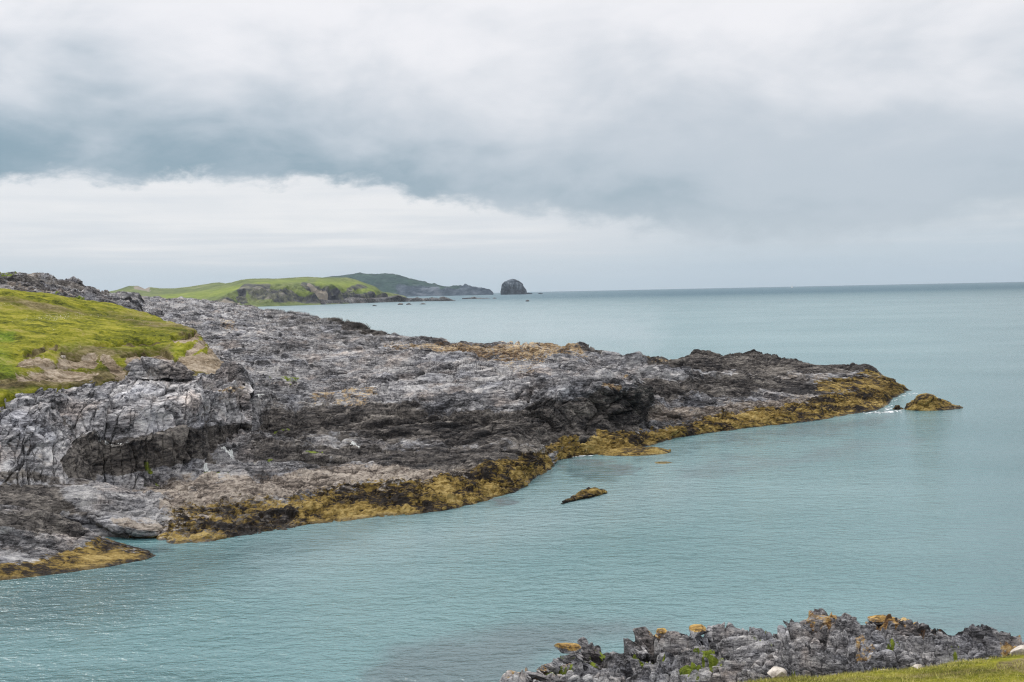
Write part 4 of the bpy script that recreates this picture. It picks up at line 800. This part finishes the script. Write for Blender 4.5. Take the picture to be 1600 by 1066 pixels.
# blades on the bank
def blades():
    rng = np.random.default_rng(5); n = 60000
    R, K = Gb.shape[:2]; sel = Gb[2:R - 10]; R2 = len(sel)
    v = rng.random(n) ** 0.8 * (R2 - 2); u = rng.random(n) * (K - 2); iv = v.astype(int); iu = u.astype(int); fv = (v - iv)[:, None]; fu = (u - iu)[:, None]
    P = sel[iv, iu] * (1 - fu) * (1 - fv) + sel[iv, iu + 1] * fu * (1 - fv) + sel[iv + 1, iu] * (1 - fu) * fv + sel[iv + 1, iu + 1] * fu * fv
    keep = (P[:, 1] > 15) & (fbm(P, 0.5, 2, np.full(n, .01), .5, 181) > -0.35); P = P[keep]; n = len(P)
    P[:, 2] += fbm(P, 1.6, 4, P[:, 1] / 995, 0.5, 171) * 0.10 - 0.01
    a = rng.random(n) * 6.28; h = 0.025 + 0.06 * rng.random(n) ** 1.5; wd = 0.004 + 0.004 * rng.random(n)
    dirv = np.stack([np.cos(a), np.sin(a), a * 0], 1); lean = np.stack([np.cos(a * 7), np.sin(a * 7), a * 0], 1) * (h * rng.random(n))[:, None]
    A = P - dirv * wd[:, None]; B = P + dirv * wd[:, None]; C = P + lean + np.stack([a * 0, a * 0, h], 1)
    V = np.stack([A, B, C], 1).reshape(-1, 3); Fc = np.arange(3 * n).reshape(-1, 3)
    mt, nt, b = new_mat('grass_blades'); Pn = pos(nt)
    c = noise(nt, Pn, 3.0, 6, 0.7).ramp([(0.35, (0.17, 0.165, 0.03)), (0.5, (0.38, 0.37, 0.07)), (0.65, (0.55, 0.48, 0.15))])
    c2 = noise(nt, Pn, 60.0, 2, 0.5).sm(0.55, 0.65)
    c = mix(nt, c2, c, (0.42, 0.36, 0.2))
    nt.links.new(c.s, b.inputs['Base Color']); b.inputs['Roughness'].default_value = 0.8
    o = mesh_from('grass', V, Fc, mt); tag(o, 'short yellow green grass blades on the near bank', 'grass', 'stuff')
blades()

# ------------------------------------------------------------------ foreground boulders, each a thing
import bmesh
def boulder(name, px, py, d, w, h, dep, seed, mat, label, cat='boulder', group=None, lichen=0.0, pale=0.0, tilt=0.0):
    c = at_d(np.array([px]), np.array([py]), np.array([d]))[0]
    bm = bmesh.new(); bmesh.ops.create_icosphere(bm, subdivisions=5, radius=1.0)
    V = np.array([v.co[:] for v in bm.verts]); Fc = np.array([[v.index for v in f.verts] for f in bm.faces]); bm.free()
    r = np.random.default_rng(seed)
    for _ in range(11):                     # flat broken faces
        nrm = r.normal(size=3); nrm /= np.linalg.norm(nrm); cut = 0.48 + 0.32 * r.random(); dd = V @ nrm; V = V - np.outer(np.maximum(dd - cut, 0) * 0.93, nrm)
    V = V + V * (fbm(V + seed * 3.1, 0.9, 5, np.full(len(V), 0.03), 0.6, seed) * 0.16)[:, None]
    V = V * np.array([w / 2, dep / 2, h / 2]); ca, sa = math.cos(tilt), math.sin(tilt)
    V = np.stack([V[:, 0] * ca - V[:, 2] * sa, V[:, 1], V[:, 0] * sa + V[:, 2] * ca], 1)
    zone = np.zeros((len(V), 3)); zone2 = np.zeros((len(V), 3))
    zone[:, 2] = 1.05 * lichen * sstep(V[:, 2] / h, -0.1, 0.25); zone2[:, 1] = pale
    o = mesh_from(name, V, Fc, mat, {'zone': zone, 'zone2': zone2}); o.location = c
    tag(o, label, cat, None, group); return o
OR = [(0.38, (0.07, 0.045, 0.025)), (0.5, (0.34, 0.20, 0.05)), (0.66, (0.66, 0.44, 0.15))]
M_orange = rock_material('lichen_boulder', S=0.28, gain=0.9, lich=OR)
def pale_mat():
    mt, nt, b = new_mat('pale_stone'); P = pos(nt)
    c = noise(nt, P, 5.0, 8, 0.7).ramp([(0.35, (0.16, 0.13, 0.11)), (0.5, (0.46, 0.41, 0.36)), (0.62, (0.66, 0.61, 0.55))])
    nt.links.new(c.s, b.inputs['Base Color']); b.inputs['Roughness'].default_value = 0.85; bump(nt, b, noise(nt, P, 12, 6, 0.7), 0.03, 0.8)
    return mt
M_pale = pale_mat()
GO = 'orange lichened boulders along the crest'
boulder('boulder', 886, 1013, 21.5, 0.62, 0.30, 0.5, 1, M_orange, 'flat topped boulder capped in bright orange lichen, leftmost of the orange ones', 'boulder', GO, 1.0)
boulder('boulder', 1010, 995, 23.1, 0.38, 0.32, 0.35, 2, M_orange, 'small upright boulder half orange, standing on the crest left of the orange slab', 'boulder', GO, 0.75)
boulder('boulder', 1036, 990, 23.2, 0.34, 0.32, 0.3, 3, M_orange, 'small pointed orange boulder next to the big orange slab', 'boulder', GO, 1.0)
boulder('boulder', 1090, 986, 23.4, 0.62, 0.30, 0.5, 4, M_orange, 'broad split orange slab on the crest, largest of the orange boulders', 'boulder', GO, 1.0)
boulder('boulder', 1280, 975, 24.4, 0.85, 0.42, 0.6, 5, M_orange, 'brownish orange hump of rock on the crest between the slab and the tufted peak', 'boulder', GO, 0.62, tilt=0.1)
boulder('boulder', 1384, 970, 24.5, 0.95, 0.36, 0.6, 6, M_orange, 'orange tufted peak boulder at the highest point of the foreground rocks', 'boulder', GO, 0.95, tilt=-0.15)
GW = 'pale stones at the edge of the near grass'
boulder('stone', 1212, 1054, 18.9, 0.44, 0.28, 0.35, 7, M_pale, 'large whitish rounded stone at the edge of the grass, leftmost of the pale ones', 'stone', GW)
boulder('stone', 1380, 1052, 19.1, 0.30, 0.14, 0.2, 8, M_pale, 'low flat white stone half way along the grass edge', 'stone', GW)
boulder('stone', 1435, 1044, 19.6, 0.22, 0.15, 0.2, 9, M_pale, 'small white stone tucked into the grey rubble above the grass edge', 'stone', GW)
boulder('stone', 1596, 1019, 20.0, 0.46, 0.26, 0.3, 10, M_pale, 'pinkish white stone at the right end of the grass edge', 'stone', GW, tilt=0.35)
boulder('rock', 541, 1066, 42.6, 0.42, 0.20, 0.4, 11, M_sk, 'small dark rock tip breaking the water at the bottom of the picture', 'rock')
boulder('stone', 99, 558, 91.0, 0.6, 0.32, 0.4, 12, M_pale, 'pale stone resting in the eroded hollow of the grass slope', 'stone')

# ------------------------------------------------------------------ foam where swell breaks at the tip
def foam():
    rng = np.random.default_rng(3); V = []; Fc = []
    lines = [([(1360, 645), (1385, 644), (1405, 642)], 16, 30), ([(1395, 626), (1412, 618), (1430, 615)], 10, 12), ([(1385, 640), (1392, 634)], 5, 8), ([(870, 716), (895, 712), (915, 712)], 10, 20), ]
    for pts, wid, n in lines:
        pts = np.array(pts, float)
        for _ in range(n):
            t = rng.random() * (len(pts) - 1); i = int(t); p = pts[i] * (1 - t + i) + pts[i + 1] * (t - i) + rng.normal(size=2) * np.array([wid * 0.35, 1.2])
            c = at_z(p[0:1], p[1:2], np.array([0.03]))[0]
            if len(V) > 20000: break
            k = 9; a0 = rng.random() * 6; L = 0.10 + 0.4 * rng.random() ** 2; Wd = 0.08 + 0.25 * rng.random() ** 2
            base = len(V); V.append(c + [0, 0, 0.03])
            for j in range(k):
                a = a0 + j / k * 6.283; rr = 0.6 + 0.6 * rng.random(); V.append(c + [math.cos(a) * L * rr, math.sin(a) * Wd * rr, 0])
            for j in range(k): Fc.append((base, base + 1 + j, base + 1 + (j + 1) % k))
    mt, nt, b = new_mat('foam'); b.inputs['Base Color'].default_value = (0.75, 0.8, 0.82, 1); b.inputs['Roughness'].default_value = 0.7
    o = mesh_from('sea_foam', np.array(V), np.array(Fc), mt, None, True); tag(o, 'white foam where the swell breaks around the headland tip and reefs', 'foam', 'stuff')
foam()

# ------------------------------------------------------------------ sailing boat on the horizon
def boat():
    d = 6500.0; c = at_d(np.array([1237.5]), np.array([447.2]), np.array([d]))[0]
    root = bpy.data.objects.new('sailing_boat', None); COL.objects.link(root); root.location = (c[0], d, 0.0)
    tag(root, 'tiny white sailing boat far out near the horizon', 'sailing boat')
    def pm(name, col):
        mt, nt, b = new_mat(name); b.inputs['Base Color'].default_value = (*col, 1); b.inputs['Roughness'].default_value = 0.5; return mt
    # hull: lofted sections
    secs = []; n = 9
    for i in range(n):
        t = i / (n - 1); x = -6 + 12 * t; wd = 1.9 * math.sin(math.pi * min(1, (t * 0.85 + 0.15))) ** 0.7 + 0.02; sheer = 1.3 + 0.5 * t * t
        secs.append([(x, -wd, sheer), (x, -wd * 0.8, 0.2), (x, 0, -0.6), (x, wd * 0.8, 0.2), (x, wd, sheer)])
    V = np.array(secs).reshape(-1, 3); Fc = [(i * 5 + j, i * 5 + j + 1, (i + 1) * 5 + j + 1, (i + 1) * 5 + j) for i in range(n - 1) for j in range(4)] + [(i * 5, (i + 1) * 5, (i + 1) * 5 + 4, i * 5 + 4) for i in range(n - 1)]
    mesh_from('hull', V, Fc, pm('hull_paint', (0.8, 0.8, 0.78)), parent=root)
    a = np.linspace(0, 6.283, 9)[:-1]; ring = lambda z, r, x0=0: [(x0 + r * math.cos(t), r * math.sin(t), z) for t in a]
    V = ring(1.2, 0.12) + ring(15.5, 0.07); mesh_from('mast', np.array(V), [(j, (j + 1) % 8, 8 + (j + 1) % 8, 8 + j) for j in range(8)], pm('mast_metal', (0.6, 0.6, 0.62)), parent=root)
    def sail(nm, A, B, C, belly):
        P = []; k = 8
        for i in range(k + 1):
            for j in range(k + 1):
                u = i / k; v = j / k * (1 - u); p = np.array(A) * (1 - u - v) + np.array(C) * u + np.array(B) * v
                p[1] += belly * (u * (1 - u) + v * (1 - u - v)) * 3; P.append(p)
        P = np.array(P); n0 = len(P); Q = P + [0, 0.04, 0]; i_ = lambda a_, b_: a_ * (k + 1) + b_
        Fq = [(i_(a_, b_), i_(a_, b_ + 1), i_(a_ + 1, b_ + 1), i_(a_ + 1, b_)) for a_ in range(k) for b_ in range(k)]
        Fq = Fq + [(n0 + q[3], n0 + q[2], n0 + q[1], n0 + q[0]) for q in Fq]
        mesh_from(nm, np.vstack([P, Q]), Fq, pm(nm + '_cloth', (0.85, 0.85, 0.85)), parent=root)
    sail('mainsail', (-0.2, 0, 2.4), (-5.2, 0, 2.4), (-0.2, 0, 15.2), 0.5)
    sail('jib', (5.6, 0, 1.9), (0.3, 0, 2.1), (0.3, 0, 13.8), 0.5)
    root.rotation_euler = (0, 0, 0.5); root.scale = (1.5, 1.5, 1.5)
boat()

# ------------------------------------------------------------------ haze: the air over the bay
def haze():
    mt = bpy.data.materials.new('haze_air'); mt.use_nodes = True; nt = mt.node_tree; nt.nodes.clear()
    v = nt.nodes.new('ShaderNodeVolumePrincipled'); v.inputs['Color'].default_value = (0.80, 0.90, 1.0, 1); v.inputs['Density'].default_value = 3.4e-5; v.inputs['Anisotropy'].default_value = 0.2
    out = nt.nodes.new('ShaderNodeOutputMaterial'); nt.links.new(v.outputs[0], out.inputs['Volume'])
    x, y0, y1, z0, z1 = 14000, -300, 14600, -4, 260
    V = [(-x, y0, z0), (x, y0, z0), (x, y1, z0), (-x, y1, z0), (-x, y0, z1), (x, y0, z1), (x, y1, z1), (-x, y1, z1)]
    Fc = [(0, 3, 2, 1), (4, 5, 6, 7), (0, 1, 5, 4), (1, 2, 6, 5), (2, 3, 7, 6), (3, 0, 4, 7)]
    o = mesh_from('haze', np.array(V, float), Fc, mt); tag(o, 'thin bluish sea haze that pales the distant headlands', 'haze', 'stuff')
haze()
